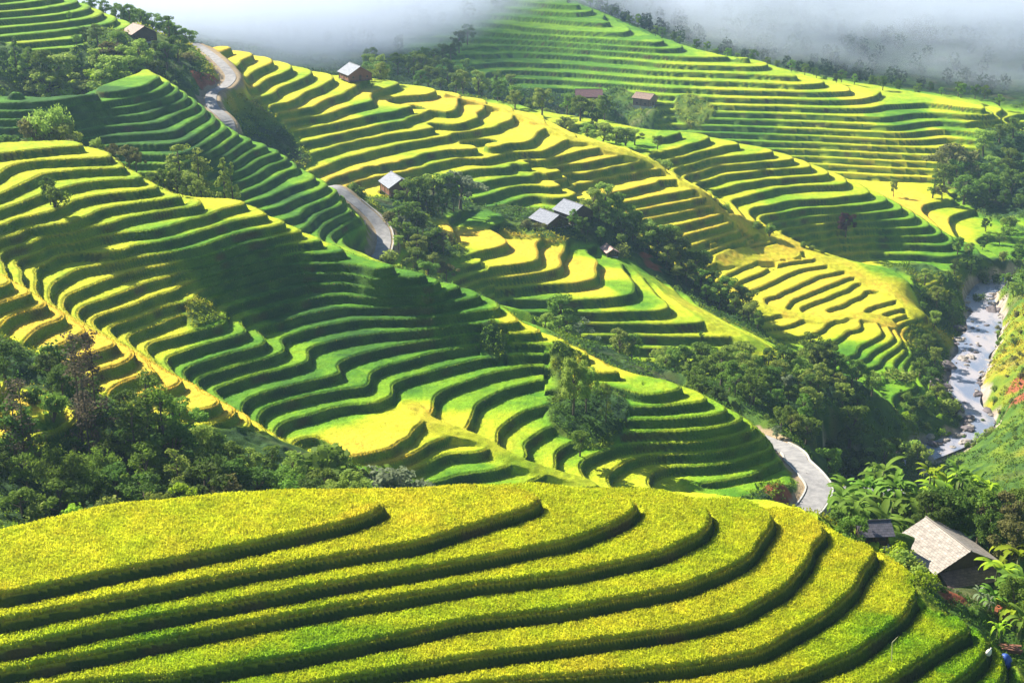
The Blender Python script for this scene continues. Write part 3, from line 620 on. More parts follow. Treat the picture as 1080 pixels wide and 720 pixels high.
def leaves(P, size, rng, droop=0., up=.35, aspect=1.5, outward=None):
    """leaf-shaped quads (rhombs, slightly folded) at points P"""
    n = len(P); N = rng.normal(size=(n,3)); 
    if outward is not None: N = N*.75 + outward
    N[:,2] += up; N /= np.linalg.norm(N, axis=1, keepdims=True)
    A = rng.normal(size=(n,3)); A -= (A*N).sum(1, keepdims=True)*N; A /= np.linalg.norm(A, axis=1, keepdims=True)
    A[:,2] -= droop; B = np.cross(N, A); s = size * rng.uniform(.6, 1.35, (n,1))
    V = np.stack([P - A*s*.5, P + B*s*.5/aspect + N*s*.06, P + A*s*.5, P - B*s*.5/aspect + N*s*.06], 1).reshape(-1, 3)
    return V, np.arange(n*4).reshape(n, 4)
def tube_np(path, rad, sides=6):
    path = [np.array(p, float) for p in path]; V = []; Fq = []
    for i, p in enumerate(path):
        t = path[min(i+1, len(path)-1)] - path[max(i-1, 0)]; t = t/np.linalg.norm(t)
        a = np.cross(t, [0.3, .9, .1]); a /= np.linalg.norm(a); b = np.cross(t, a)
        for k in range(sides):
            an = 2*math.pi*k/sides; V.append(p + rad[i]*(math.cos(an)*a + math.sin(an)*b))
    for i in range(len(path)-1):
        for k in range(sides): Fq.append([i*sides+k, i*sides+(k+1) % sides, (i+1)*sides+(k+1) % sides, (i+1)*sides+k])
    e = len(path)-1; V.append(path[e]); c = len(V)-1
    for k in range(sides): Fq.append([e*sides+k, e*sides+(k+1) % sides, c, c])
    return np.array(V), [f for f in Fq if f[2] != f[3]] + [[f[0], f[1], f[2]] for f in Fq if f[2] == f[3]]
def join_tubes(name, tubes, mat):
    me = bpy.data.meshes.new(name); V = []; Fc = []; o = 0
    for v, f in tubes: V += [tuple(p) for p in v]; Fc += [[i+o for i in q] for q in f]; o += len(v)
    me.from_pydata(V, [], Fc); me.update(); me.materials.append(mat)
    for p in me.polygons: p.use_smooth = True
    return me
def clumps(rng, kind):
    """centres and radii of the leaf clumps; every crown about one unit tall"""
    C = []
    if kind == 'round':
        for i in range(26):
            an = rng.uniform(0, 6.283); h = rng.uniform(.34, .95); t = (h-.34)/.61
            rr = .36*math.sin(math.pi*min(.95, .22+.66*t))**.7*rng.uniform(.35, 1.08)
            C.append((rr*math.cos(an), rr*math.sin(an), h, rng.uniform(.075, .13)))
    elif kind == 'spread':
        for i in range(26):
            an = rng.uniform(0, 6.283); h = rng.uniform(.45, .93); rr = (.52 - .38*max(0, (h-.6)/.33)**1.4)*rng.uniform(.25, 1.0)
            C.append((rr*math.cos(an), rr*math.sin(an), h, rng.uniform(.08, .13)))
    elif kind == 'tall':
        for i in range(24):
            an = rng.uniform(0, 6.283); h = rng.uniform(.15, .97); rr = .15*math.sin(math.pi*(.15+.8*h))*rng.uniform(.2, 1.1)
            C.append((rr*math.cos(an), rr*math.sin(an), h, rng.uniform(.05, .085)))
    elif kind == 'cone':
        for i in range(34):
            an = rng.uniform(0, 6.283); h = rng.uniform(.08, .97); rr = .27*(1-h)**.8*rng.uniform(.5, 1.05)
            C.append((rr*math.cos(an), rr*math.sin(an), h, .09*(1-h*.6)))
    elif kind == 'spire':
        for i in range(60):
            an = rng.uniform(0, 6.283); h = rng.uniform(.10, .99); rr = .085*(1-h*.75)*rng.uniform(.3, 1.5)
            C.append((rr*math.cos(an), rr*math.sin(an), h, rng.uniform(.03, .055)))
    elif kind == 'airy':
        for i in range(34):
            an = rng.uniform(0, 6.283); h = rng.uniform(.2, .97); rr = (.34*(1-h)**.6+.03)*rng.uniform(.4, 1.1)
            C.append((rr*math.cos(an), rr*math.sin(an), h, rng.uniform(.04, .075)))
    return C
def tree_proto(kind, seed, H, nleaf, lsize):
    rng = np.random.default_rng(seed); C = clumps(rng, kind); P = []; O = []
    for cx, cy, cz, cr in C:
        n = int(nleaf / len(C) * (cr/.09)**1.2) + 3
        d = rng.normal(size=(n,3)); d /= np.linalg.norm(d, axis=1, keepdims=True); r = cr*rng.uniform(.55, 1.05, (n,1))
        q = d*r; q[:,2] *= .72; P.append(q + [cx, cy, cz]); O.append(d)
    P = np.vstack(P)*H; O = np.vstack(O)
    V, Fq = leaves(P, lsize, rng, .1, .3, 1.5, O)
    crown = mesh_np(kind+'_crown', V, Fq)
    th = {'round': .6, 'spread': .62, 'tall': .9, 'cone': .93, 'spire': .97, 'airy': .9}[kind]
    r0 = {'round': .028, 'spread': .03, 'tall': .02, 'cone': .022, 'spire': .007, 'airy': .018}[kind]*H
    lean = rng.normal(size=2)*.02
    path = [(0,0,-.06*H), (lean[0]*H*.3, lean[1]*H*.3, .25*H), (lean[0]*H, lean[1]*H, th*.7*H), (lean[0]*H*1.3, lean[1]*H*1.3, th*H)]
    tubes = [tube_np(path, [r0*1.35, r0, r0*.6, r0*.25])]
    for cx, cy, cz, cr in C[::2 if kind in ('round','spread') else 3]:
        h0 = max(.12, cz - .22) if kind in ('round','spread') else max(.05, cz - .04)
        h0 = min(h0, th*.92); k = h0/th
        a = (lean[0]*H*k, lean[1]*H*k, h0*H)
        tubes.append(tube_np([a, ((a[0]+cx*H)*.5, (a[1]+cy*H)*.5, (h0*.4+cz*.6)*H), (cx*H, cy*H, cz*H)], [r0*.42, r0*.28, r0*.1], 5))
    return join_tubes(kind+'_trunk', tubes, M['bark']), crown
def shrub_proto(seed, H, n, lsize, flat=.75):
    rng = np.random.default_rng(seed); P = []; O = []; tubes = []
    for i in range(9):
        an = rng.uniform(0, 6.283); rr = rng.uniform(0, .5); cz = rng.uniform(.25, .8)*flat; cr = rng.uniform(.18, .3)
        d = rng.normal(size=(n//9, 3)); d /= np.linalg.norm(d, axis=1, keepdims=True)
        P.append(d*cr*rng.uniform(.5, 1.05, (n//9, 1)) + [rr*math.cos(an), rr*math.sin(an), cz]); O.append(d)
        tubes.append(tube_np([(0,0,-.1*H), (rr*.5*math.cos(an)*H, rr*.5*math.sin(an)*H, cz*.5*H), (rr*math.cos(an)*H, rr*math.sin(an)*H, cz*H)], [.02*H, .015*H, .006*H], 4))
    V, Fq = leaves(np.vstack(P)*H, lsize, rng, .1, .3, 1.5, np.vstack(O))
    return join_tubes('shrub_stems', tubes, M['bark']), mesh_np('shrub_leaves', V, Fq)
def bamboo_proto(seed, H):
    rng = np.random.default_rng(seed); P = []; tubes = []
    for i in range(16):
        an = rng.uniform(0, 6.283); b = np.array([math.cos(an), math.sin(an)]); r0 = rng.uniform(0, .05); rr = rng.uniform(.15, .42); hh = rng.uniform(.75, 1.0)
        pts_ = [np.array([*(b*r0), -.04]), np.array([*(b*(r0+rr*.12)), hh*.45]), np.array([*(b*(r0+rr*.42)), hh*.82]), np.array([*(b*(r0+rr*.8)), hh*.95]), np.array([*(b*(r0+rr*1.1)), hh*.9])]
        tubes.append(tube_np([p*H for p in pts_], [.008*H, .007*H, .005*H, .003*H, .002*H], 4))
        for k in range(1, 5):
            for t in np.linspace(0, 1, 6):
                c = pts_[k-1]*(1-t) + pts_[k]*t
                if c[2] < .25: continue
                P.append(c + rng.normal(size=(14, 3))*[.045, .045, .035])
    V, Fq = leaves(np.vstack(P)*H, .045*H, rng, .5, .2, 2.6)
    return join_tubes('bamboo_stems', tubes, M['stalk']), mesh_np('bamboo_leaves', V, Fq)
def banana_proto(seed, nst=3):
    """clump of soft stems, each with a fan of long arching blades with torn edges; about 4.5 m tall"""
    rng = np.random.default_rng(seed); tubes = []; V = []; Fq = []
    for s in range(nst):
        an0 = rng.uniform(0, 6.283); ox, oy = math.cos(an0)*.6*(s > 0), math.sin(an0)*.6*(s > 0); hh = rng.uniform(1.6, 2.6)
        lx, ly = rng.normal(size=2)*.12
        tubes.append(tube_np([(ox,oy,-.3), (ox+lx*.5, oy+ly*.5, hh*.5), (ox+lx, oy+ly, hh)], [.17, .14, .08], 7))
        nl = rng.integers(7, 10)
        for k in range(nl):
            a = 6.283*k/nl*1.9 + rng.uniform(-.3, .3); L_ = rng.uniform(1.9, 2.9); el = rng.uniform(.55, 1.35); wd = rng.uniform(.26, .36)
            h = np.array([math.cos(a), math.sin(a)]); side = np.array([-math.sin(a), math.cos(a), 0]); p = np.array([ox+lx, oy+ly, hh]); e = el; nseg = 9; prev = None
            for j in range(nseg+1):
                t = j/nseg
                wj = wd*(math.sin(math.pi*min(1, .06+.94*t))**.5 if t < 1 else 0) * (0.12 if t < .12 else 1) * rng.uniform(.82, 1.05)
                up = np.array([-h[0]*math.sin(e), -h[1]*math.sin(e), math.cos(e)])
                base = len(V); V += [tuple(p - side*wj - up*(-.25*wj)), tuple(p), tuple(p + side*wj + up*.25*wj)]
                if prev is not None:
                    if not (j > 3 and rng.random() < .10): Fq.append([prev, prev+1, base+1, base])
                    if not (j > 3 and rng.random() < .10): Fq.append([prev+1, prev+2, base+2, base+1])
                prev = base
                e -= (.16 + .10*t)*(1.25 if el < 1 else .85)
                p = p + np.array([h[0]*math.cos(e), h[1]*math.cos(e), math.sin(e)])*L_/nseg
    return join_tubes('banana_stems', tubes, M['stalk']), mesh_np('banana_blades', V, Fq)
PROTO = {}
def build_protos():
    for i in range(4): PROTO['round', i] = (*tree_proto('round', 10+i, 9.0, 2600, .42), 9.0)
    for i in range(2): PROTO['spread', i] = (*tree_proto('spread', 30+i, 8.0, 2400, .42), 8.0)
    for i in range(2): PROTO['tall', i] = (*tree_proto('tall', 40+i, 10.0, 1800, .36), 10.0)
    for i in range(2): PROTO['cone', i] = (*tree_proto('cone', 50+i, 7.0, 1700, .34), 7.0)
    PROTO['spire', 0] = (*tree_proto('spire', 60, 15.0, 2400, .30), 15.0); PROTO['spire', 1] = (*tree_proto('spire', 61, 15.0, 2400, .30), 15.0)
    for i in range(2): PROTO['airy', i] = (*tree_proto('airy', 70+i, 12.0, 3000, .34), 12.0)
    for i in range(3): PROTO['shrub', i] = (*shrub_proto(80+i, 2.4, 620, .26), 2.0)
    for i in range(2): PROTO['bamboo', i] = (*bamboo_proto(90+i, 8.0), 8.0)
    for i in range(4): PROTO['banana', i] = (*banana_proto(100+i, 2 + i % 2), 4.4)
# per kind: object name, category, word for the form, part names
KIND = {'round': ('leafy_tree', 'tree', 'round-crowned', ('trunk','crown')), 'spread': ('spreading_tree', 'tree', 'wide spreading', ('trunk','crown')), 'tall': ('columnar_tree', 'tree', 'narrow upright', ('trunk','crown')),
 'cone': ('conical_tree', 'tree', 'cone-shaped', ('trunk','crown')), 'spire': ('spindly_tree', 'tree', 'thin spire-like', ('trunk','crown')), 'airy': ('feathery_tree', 'tree', 'feathery open', ('trunk','crown')),
 'shrub': ('shrub', 'shrub', 'bushy', ('stem','foliage')), 'bamboo': ('bamboo_clump', 'bamboo', 'arching', ('stem','foliage')), 'banana': ('banana_plant', 'banana plant', 'large-leaved', ('stem','foliage'))}
NOUN = {'tree': 'tree', 'shrub': 'shrub', 'bamboo': 'bamboo clump', 'banana plant': 'banana plant'}
TONE = {'leaf_dark': 'dark green', 'leaf_mid': 'green', 'leaf_light': 'light green', 'leaf_pale': 'silvery pale', 'leaf_bright': 'bright green', 'leaf_dry': 'dry yellowish', 'leaf_rust': 'rusty brown', 'leaf_purple': 'dark reddish', 'leaf_banana': 'green'}
PLANTS = []
_seen = {}
def plant(kind, tone, x, y, height, place, width=1.0, z=None):
    i = random.randrange(len([k for k in PROTO if k[0] == kind])); tr, cr, H0 = PROTO[kind, i]
    nm, cat, form, parts = KIND[kind]; mat = M[tone]
    if z is None: z = ground_z(x, y)
    root = bpy.data.objects.new(nm, None); COL.objects.link(root); root.empty_display_size = .5
    s = height / H0; root.location = (x, y, z - .1*s); root.scale = (s*width, s*width, s); root.rotation_euler = (0, 0, random.uniform(0, 6.283))
    a = bpy.data.objects.new(parts[0], tr); a.parent = root; COL.objects.link(a)
    key = (kind, i, tone)
    if key not in _seen:
        c_me = cr.copy(); c_me.materials.append(mat); _seen[key] = c_me
    b = bpy.data.objects.new(parts[1], _seen[key]); b.parent = root; COL.objects.link(b)
    root['category'] = cat; root['group'] = place[1]
    PLANTS.append((root, kind, tone, height, x, y, z, place)); return root
def top(kind, tone, u, v, d, place, width=1.0, hmin=1.2):
    x, y, zt = (float(q) for q in at_d(u, v, d)); g = ground_z(x, y); h = max(hmin, zt - g)
    if kind == 'shrub' and h > 3.6: kind = 'round' if h > 5 else 'shrub'; width *= .8
    if kind == 'banana': h = min(h, 7.4)
    if kind == 'round': h = min(h, 13)
    if place[0].startswith('beside the stilt house') and d < 400: h = min(h, 7)
    return plant(kind, tone, x, y, h, place, width, g)
def inside(poly, u, v):
    c = False; n = len(poly)
    for i in range(n):
        (x1, y1), (x2, y2) = poly[i], poly[(i+1) % n]
        if (y1 > v) != (y2 > v) and u < (x2-x1)*(v-y1)/(y2-y1)+x1: c = not c
    return c
def fill(poly, n, gap, hr, kinds, tones, place, d0=100., seed=1):
    rg = random.Random(seed); us = [p[0] for p in poly]; vs = [p[1] for p in poly]; got = []; tries = 0
    while len(got) < n and tries < n*60:
        tries += 1; u = rg.uniform(min(us), max(us)); v = rg.uniform(min(vs), max(vs))
        if not inside(poly, u, v): continue
        h = march(u, v, d0)
        if h is None or any(math.hypot(h[0]-a, h[1]-b) < gap for a, b in got): continue
        got.append((h[0], h[1])); plant(rg.choice(kinds), rg.choice(tones), h[0], h[1], rg.uniform(*hr), place)
ORD = ['first','second','third','fourth','fifth','sixth','seventh','eighth','ninth','tenth','eleventh','twelfth','thirteenth','fourteenth','fifteenth','sixteenth','seventeenth','eighteenth','nineteenth','twentieth']
def label_plants():
    buckets = {}
    hs = {}
    for p in PLANTS: hs.setdefault((p[7][0], p[1]), []).append(p[3])
    for p in PLANTS:
        root, kind, tone, h, x, y, z, place = p; l = sorted(hs[place[0], kind]); n = len(l)
        sz = ''
        if n >= 3: sz = 'small' if h < l[n//3] else ('tall' if h > l[(2*n)//3] else 'middling')
        buckets.setdefault((place[0], kind, tone, sz), []).append(p)
    for (pl, kind, tone, sz), L_ in buckets.items():
        L_.sort(key=lambda p: project(p[4], p[5], p[6])[0]); nm, cat, form, _ = KIND[kind]
        for i, p in enumerate(L_):
            bits = [b for b in (sz, TONE[tone], form, NOUN[cat]) if b]
            if kind == 'spire': bits.remove('thin spire-like'); bits.insert(1, 'spindly')
            t = ' '.join(bits) + ' ' + pl
            if len(L_) > 1: t += ', ' + ('last' if i == len(L_)-1 else ORD[min(i, 19)]) + ' from left'
            w_ = t.split()
            if len(w_) > 16: t = ' '.join(x for x in w_ if x != 'the')
            p[0]['label'] = t
build_protos()
W1 = ('in the wood behind the front hill', 'trees of the wood behind the front hill')
for k, t, u, v, d, w_ in [('spire','leaf_rust',74,352,190,1.3),('spire','leaf_rust',91,350,193,1.3),('spire','leaf_rust',83,372,188,1.2),('airy','leaf_mid',150,392,188,1.1),('airy','leaf_mid',168,402,186,.9),('airy','leaf_dark',138,420,184,1),
 ('round','leaf_dark',10,425,178,1),('spire','leaf_rust',14,400,176,1.6),('round','leaf_mid',25,478,172,1.1),('round','leaf_dark',-6,470,172,1),('bamboo','leaf_mid',62,478,171,1.2),('bamboo','leaf_mid',97,480,173,1.2),('round','leaf_dark',112,462,184,1),('round','leaf_dark',48,455,186,1),
 ('round','leaf_mid',130,452,186,1),('round','leaf_dark',120,492,172,1),('round','leaf_mid',152,470,178,1),('round','leaf_mid',186,418,196,1),('round','leaf_light',202,446,190,1),('round','leaf_mid',222,452,193,1),('bamboo','leaf_dark',205,478,178,1.1),('spread','leaf_mid',242,466,190,1),('round','leaf_light',262,474,193,1.2),
 ('round','leaf_mid',284,470,199,1.2),('round','leaf_light',308,478,201,1.1),('spread','leaf_mid',330,476,206,1.1),('round','leaf_light',350,480,209,1.2),('round','leaf_light',374,486,207,1.2),('spread','leaf_pale',395,488,212,1.2),('spread','leaf_pale',424,495,216,1.2),('round','leaf_light',408,490,219,1.2),('shrub','leaf_bright',190,512,166,1.2),
 ('shrub','leaf_dry',235,504,168,1.2),('round','leaf_dark',268,496,178,1.2),('round','leaf_mid',300,496,180,1.3),('round','leaf_mid',340,496,184,1.3),('round','leaf_light',372,498,190,1.3),('spread','leaf_mid',60,505,167,1.2),('spread','leaf_mid',20,512,166,1.2),('round','leaf_dark',86,508,168,1.2),('round','leaf_dark',150,502,169,1.2),('shrub','leaf_light',165,520,165,1.2),
 ('shrub','leaf_light',115,522,165,1.2),('round','leaf_dark',215,494,170,1.3),('shrub','leaf_dark',250,514,165,1.2),('round','leaf_dark',320,505,176,1.3),('shrub','leaf_light',440,508,212,1.6),('round','leaf_mid',-20,440,180,1.2),('round','leaf_dark',180,450,184,1.1),('round','leaf_dark',165,440,188,1.1),('round','leaf_dark',238,486,178,1.1),
 ('airy','leaf_light',185,470,176,1.0),('round','leaf_dark',100,430,192,1),('round','leaf_dark',40,425,194,1),('shrub','leaf_light',40,528,164,1.2),('shrub','leaf_bright',75,530,163,1.2),('shrub','leaf_light',0,548,160,1.2),('shrub','leaf_mid',300,512,170,1.4),('shrub','leaf_light',380,510,190,1.6),('shrub','leaf_light',345,510,180,1.5)]: top(k, t, u, v, d, W1, w_)
fill([(0,392),(60,396),(110,428),(180,458),(235,480),(230,492),(120,475),(0,445)], 16, 5, (3,6.5), ['round','shrub','spread'], ['leaf_dark','leaf_dark','leaf_mid'], ('on the dark bank below the golden spur', 'trees on the dark bank below the golden spur'), 170, 3)
W2 = ('behind the crest of the big ridge', 'trees behind the crest of the big ridge')
for k, t, u, v, d, w_ in [('bamboo','leaf_light',48,112,332,.9),('round','leaf_dry',34,124,331,1),('round','leaf_light',62,121,333,1),('round','leaf_dark',8,128,336,1.2),('round','leaf_dark',-4,112,340,1),('shrub','leaf_light',100,145,328,1.3),('spread','leaf_dry',118,151,325,.8),('spread','leaf_dry',134,152,322,.9),('spread','leaf_dry',142,160,320,.8),('shrub','leaf_dry',78,140,328,1.2),
 ('tall','leaf_light',187,150,334,1.4),('tall','leaf_light',208,156,334,1.2),('cone','leaf_light',234,165,326,.9),('cone','leaf_light',243,170,325,.7),('round','leaf_mid',172,178,328,1),('round','leaf_mid',185,178,330,1.1),('round','leaf_light',200,181,328,1.1),('round','leaf_light',206,190,324,1),('spread','leaf_mid',160,181,328,1),('round','leaf_mid',192,196,320,1),
 ('shrub','leaf_mid',55,194,290,1.2),('shrub','leaf_dark',50,186,292,1)]: top(k, t, u, v, d, W2, w_)
W3 = ('on the hilltop around the brown-roofed hut', 'plants on the hilltop around the brown-roofed hut')
for k, t, u, v, d, w_ in [('cone','leaf_mid',14,38,431,1),('round','leaf_mid',42,52,430,1),('shrub','leaf_light',25,68,428,1.6),('shrub','leaf_light',60,56,432,1.8),('shrub','leaf_light',78,62,430,1.8),('shrub','leaf_bright',92,58,431,1.8),('shrub','leaf_light',50,76,424,1.8),('shrub','leaf_light',92,70,425,1.8),('shrub','leaf_bright',110,64,428,1.8),('shrub','leaf_light',122,58,429,1.8),
 ('round','leaf_mid',72,12,470,1),('round','leaf_dark',66,30,462,1),('round','leaf_mid',101,25,452,1.1),('round','leaf_dark',90,28,455,1),('round','leaf_mid',121,33,447,1.1),('round','leaf_dry',114,45,440,1.2),('banana','leaf_bright',152,34,452,1),('round','leaf_light',144,42,447,1.2),('round','leaf_dark',166,42,460,1.2),('round','leaf_dark',174,45,456,1.2),('tall','leaf_dark',176,15,470,1.3),
 ('round','leaf_dark',186,38,468,1.2),('shrub','leaf_dry',200,54,474,1.6),('shrub','leaf_light',192,50,476,1.6),('shrub','leaf_bright',70,68,427,1.8),('shrub','leaf_light',36,72,427,1.8),('shrub','leaf_light',110,74,423,1.6),('shrub','leaf_mid',10,72,430,1.8),('round','leaf_mid',28,50,434,1),('round','leaf_light',134,48,438,1.1),('round','leaf_dark',158,56,440,1.2),
 ('shrub','leaf_dry',208,60,478,1.6),('spread','leaf_dark',50,0,478,1),('round','leaf_mid',80,36,450,1.1),('round','leaf_light',105,50,438,1),('banana','leaf_bright',160,42,446,1)]: top(k, t, u, v, d, W3, w_)
WH = ('on the foggy ridge above the hilltop', 'trees on the foggy ridge above the hilltop')
for u, v, d in [(110,0,512),(122,3,514),(135,4,516),(148,10,516),(160,14,516),(172,20,516),(185,26,518),(196,30,518),(140,-4,530),(95,-6,515)]: top('round','leaf_mid', u, v, d, WH, 1.1)
W4 = ('beside the stilt house by the road', 'trees beside the stilt house by the road')
for k, t, u, v, d, w_ in [('round','leaf_mid',428,190,420,1),('round','leaf_mid',440,184,430,1),('spread','leaf_light',456,181,436,1.1),('round','leaf_mid',470,180,438,1),('spread','leaf_pale',485,178,440,1.2),('spread','leaf_pale',478,204,436,1.1),('round','leaf_mid',420,208,398,1),('round','leaf_mid',434,212,400,1.1),('round','leaf_light',446,226,400,1),
 ('round','leaf_light',416,230,390,1.1),('round','leaf_mid',430,234,390,1.1),('round','leaf_light',440,246,384,1.2),('round','leaf_mid',455,240,392,1.2),('spread','leaf_dry',467,238,393,1),('round','leaf_light',420,248,380,1.1),('shrub','leaf_light',410,262,370,1.6),('round','leaf_mid',436,260,372,1.3),('round','leaf_light',455,256,378,1.2),('spread','leaf_dry',470,262,378,1),
 ('round','leaf_mid',450,272,366,1.3),('round','leaf_dark',462,204,430,1.1),('round','leaf_dark',450,206,426,1.1),('shrub','leaf_dry',412,222,396,1.4),('shrub','leaf_pale',425,226,396,1.4),('shrub','leaf_mid',380,196,406,1.3),('shrub','leaf_mid',372,190,408,1.3),('round','leaf_dark',466,214,430,1.2),('round','leaf_dark',440,225,398,1.2)]: top(k, t, u, v, d, W4, w_)
W5 = ('in the gully beside the paired roofs', 'trees in the gully beside the paired roofs')
for k, t, u, v, d, w_ in [('shrub','leaf_dry',556,230,432,1.3),('shrub','leaf_dry',575,233,434,1.3),('shrub','leaf_dry',588,229,436,1.4),('shrub','leaf_dry',566,234,432,1.3),('round','leaf_mid',604,221,438,.9),('round','leaf_mid',614,228,436,1),('round','leaf_light',625,199,448,1.1),('round','leaf_light',640,193,452,1.1),('round','leaf_mid',651,205,450,1.1),('spread','leaf_light',660,214,448,1),
 ('round','leaf_mid',632,214,444,1.1),('spread','leaf_mid',645,222,443,1.1),('round','leaf_dark',656,230,441,1.1),('round','leaf_mid',634,238,436,1),('round','leaf_mid',671,224,447,1),('shrub','leaf_light',657,256,432,1.6),('round','leaf_light',684,232,443,1.2),('round','leaf_mid',700,234,445,1.2),('round','leaf_mid',694,246,441,1.2),('round','leaf_mid',711,243,443,1.2),
 ('round','leaf_mid',720,254,441,1.2),('round','leaf_dark',735,262,439,1.2),('round','leaf_light',704,258,436,1.2),('round','leaf_mid',725,273,433,1.2),('round','leaf_mid',741,284,430,1.2),('round','leaf_light',715,280,430,1.2),('round','leaf_dark',754,285,431,1.2),('round','leaf_mid',770,292,428,1.2),('round','leaf_mid',786,302,425,1.1),('round','leaf_light',760,298,426,1.2),
 ('round','leaf_mid',745,300,425,1.1),('round','leaf_mid',775,314,421,1.1),('round','leaf_light',791,318,418,1.1),('round','leaf_dark',668,235,442,1.1),('round','leaf_dark',680,252,438,1.1),('shrub','leaf_mid',655,245,436,1.4),('round','leaf_dark',620,236,437,1.1),('spread','leaf_pale',612,262,432,.5),('round','leaf_mid',730,305,424,1),('round','leaf_mid',800,328,414,1)]: top(k, t, u, v, d, W5, w_)
W6 = ('on the terraces below the golden fields', 'trees on the terraces below the golden fields')
for k, t, u, v, d, w_ in [('round','leaf_mid',591,308,364,.9),('spread','leaf_light',576,328,358,1),('spread','leaf_light',598,330,360,1.1),('airy','leaf_pale',614,334,358,1.4),('spread','leaf_mid',562,332,352,1),('round','leaf_light',655,348,366,1.1),('round','leaf_mid',667,352,366,1),('cone','leaf_light',649,362,360,1),('cone','leaf_light',661,364,358,1),('banana','leaf_pale',681,384,352,1),
 ('banana','leaf_pale',690,388,350,1),('round','leaf_light',702,374,358,1.2),('round','leaf_mid',740,350,374,.8),('round','leaf_light',725,366,362,1)]: top(k, t, u, v, d, W6, w_)
W7 = ('in the dark hollow of the big ridge', 'trees in the dark hollow of the big ridge')
for k, t, u, v, d, w_ in [('round','leaf_light',606,372,270,.62),('round','leaf_light',619,384,271,.6),('airy','leaf_light',640,404,268,.7),('shrub','leaf_mid',612,455,258,1.4)]: top(k, t, u, v, d, W7, w_)
W8 = ('in the big wood above the road bend', 'trees of the big wood above the road bend')
for k, t, u, v, d, w_ in [('round','leaf_light',836,434,300,1.2),('round','leaf_pale',820,448,294,1),('round','leaf_mid',852,440,300,1.2),('round','leaf_dark',866,360,372,1.2),('round','leaf_mid',846,378,362,1.2),('round','leaf_mid',882,372,372,1.2),('round','leaf_mid',905,380,376,1.2),('round','leaf_light',922,392,372,1.1),
 ('spread','leaf_dry',793,388,346,.9),('tall','leaf_light',804,402,330,1.2),('round','leaf_light',780,396,348,1.2),('round','leaf_light',815,388,352,1.3),('round','leaf_pale',830,395,346,1.2),('round','leaf_light',760,384,356,1.2),('round','leaf_mid',742,380,358,1.1),('round','leaf_light',722,382,356,1.1),('round','leaf_light',775,415,338,1.1),('cone','leaf_light',772,424,320,.8),
 ('round','leaf_mid',860,415,340,1.2),('round','leaf_dark',880,425,340,1.3),('round','leaf_mid',900,420,350,1.2),('round','leaf_light',845,405,345,1.3),('round','leaf_mid',895,450,325,1.2),('round','leaf_dark',870,450,315,1.2),('round','leaf_dark',915,440,345,1.2),('shrub','leaf_bright',885,486,290,1.3),('shrub','leaf_bright',900,490,292,1.3),('round','leaf_light',910,470,318,1),('round','leaf_light',925,478,316,1),('round','leaf_mid',875,470,300,1)]: top(k, t, u, v, d, W8, w_)
fill([(695,385),(745,385),(800,395),(860,375),(905,392),(912,440),(905,475),(885,490),(850,470),(810,445),(770,420),(720,400)], 52, 5.0, (5.5,10), ['round','round','spread'], ['leaf_light','leaf_mid','leaf_mid','leaf_dark','leaf_light'], W8, 288, 5)
W9 = ('on the west bank of the river', 'trees on the west bank of the river')
for k, t, u, v, d, w_ in [('round','leaf_mid',964,290,480,1.1),('round','leaf_light',977,284,484,1.2),('round','leaf_light',990,302,472,1.2),('round','leaf_dark',960,312,470,1.1),('round','leaf_mid',974,318,462,1.2),('round','leaf_light',987,328,452,1.1),('round','leaf_mid',956,352,432,1),('round','leaf_mid',967,358,428,1.1),('round','leaf_mid',979,352,432,1.2),('round','leaf_light',988,366,424,1),
 ('round','leaf_mid',972,378,408,1.2),('round','leaf_dark',983,388,402,1.1),('shrub','leaf_light',950,384,398,1.8),('shrub','leaf_light',990,404,398,1.8),('round','leaf_mid',944,352,436,.8),('round','leaf_mid',1000,286,494,1.1),('round','leaf_mid',1012,296,492,1),('round','leaf_dark',1003,308,480,1),('round','leaf_mid',950,412,388,1),('shrub','leaf_light',1005,420,392,1.8),('round','leaf_mid',915,455,340,1),('round','leaf_light',930,452,346,1),('round','leaf_mid',944,450,352,1),('round','leaf_light',958,458,350,1),('round','leaf_mid',936,465,338,1),('round','leaf_light',972,468,346,.9)]: top(k, t, u, v, d, W9, w_)
fill([(945,425),(1000,415),(1015,440),(1000,455),(960,460),(945,445)], 26, 2.5, (1.2,3), ['shrub'], ['leaf_light','leaf_bright','leaf_mid'], ('on the scrubby spit beside the river bend', 'shrubs on the spit beside the river bend'), 300, 6)
W10 = ('beside the far terraced hill', 'trees beside the far terraced hill')
for k, t, u, v, d, w_ in [('round','leaf_mid',1000,163,612,1.2),('round','leaf_mid',1013,156,618,1.2),('round','leaf_mid',1026,148,628,1.2),('round','leaf_light',1040,137,642,1.2),('round','leaf_mid',1056,130,650,1.2),('round','leaf_mid',1071,124,652,1.2),('round','leaf_mid',1036,163,616,1.2),('round','leaf_light',1050,158,622,1.2),('round','leaf_mid',1066,153,627,1.2),('round','leaf_mid',1020,180,600,1.2),
 ('round','leaf_mid',1046,182,602,1.3),('round','leaf_mid',1070,178,606,1.3),('round','leaf_dark',1060,200,592,1.2),('round','leaf_dark',1040,202,594,1.2),('tall','leaf_dark',986,184,602,1.5),('round','leaf_mid',1076,204,588,1.2),('spread','leaf_dry',1006,150,625,1.3),('round','leaf_light',944,189,604,.7),('shrub','leaf_dry',995,195,600,1.8)]: top(k, t, u, v, d, W10, w_)
fill([(1000,262),(1080,225),(1080,330),(1040,310),(985,290)], 26, 5, (3,7), ['round','shrub','round'], ['leaf_mid','leaf_light','leaf_dark'], ('above the upstream river bend', 'trees above the upstream river bend'), 400, 7)
top('shrub', 'leaf_purple', 894, 224, 522, ('alone on the steep shaded terraces', 'lone shrub on the steep terraces'), 1.2)
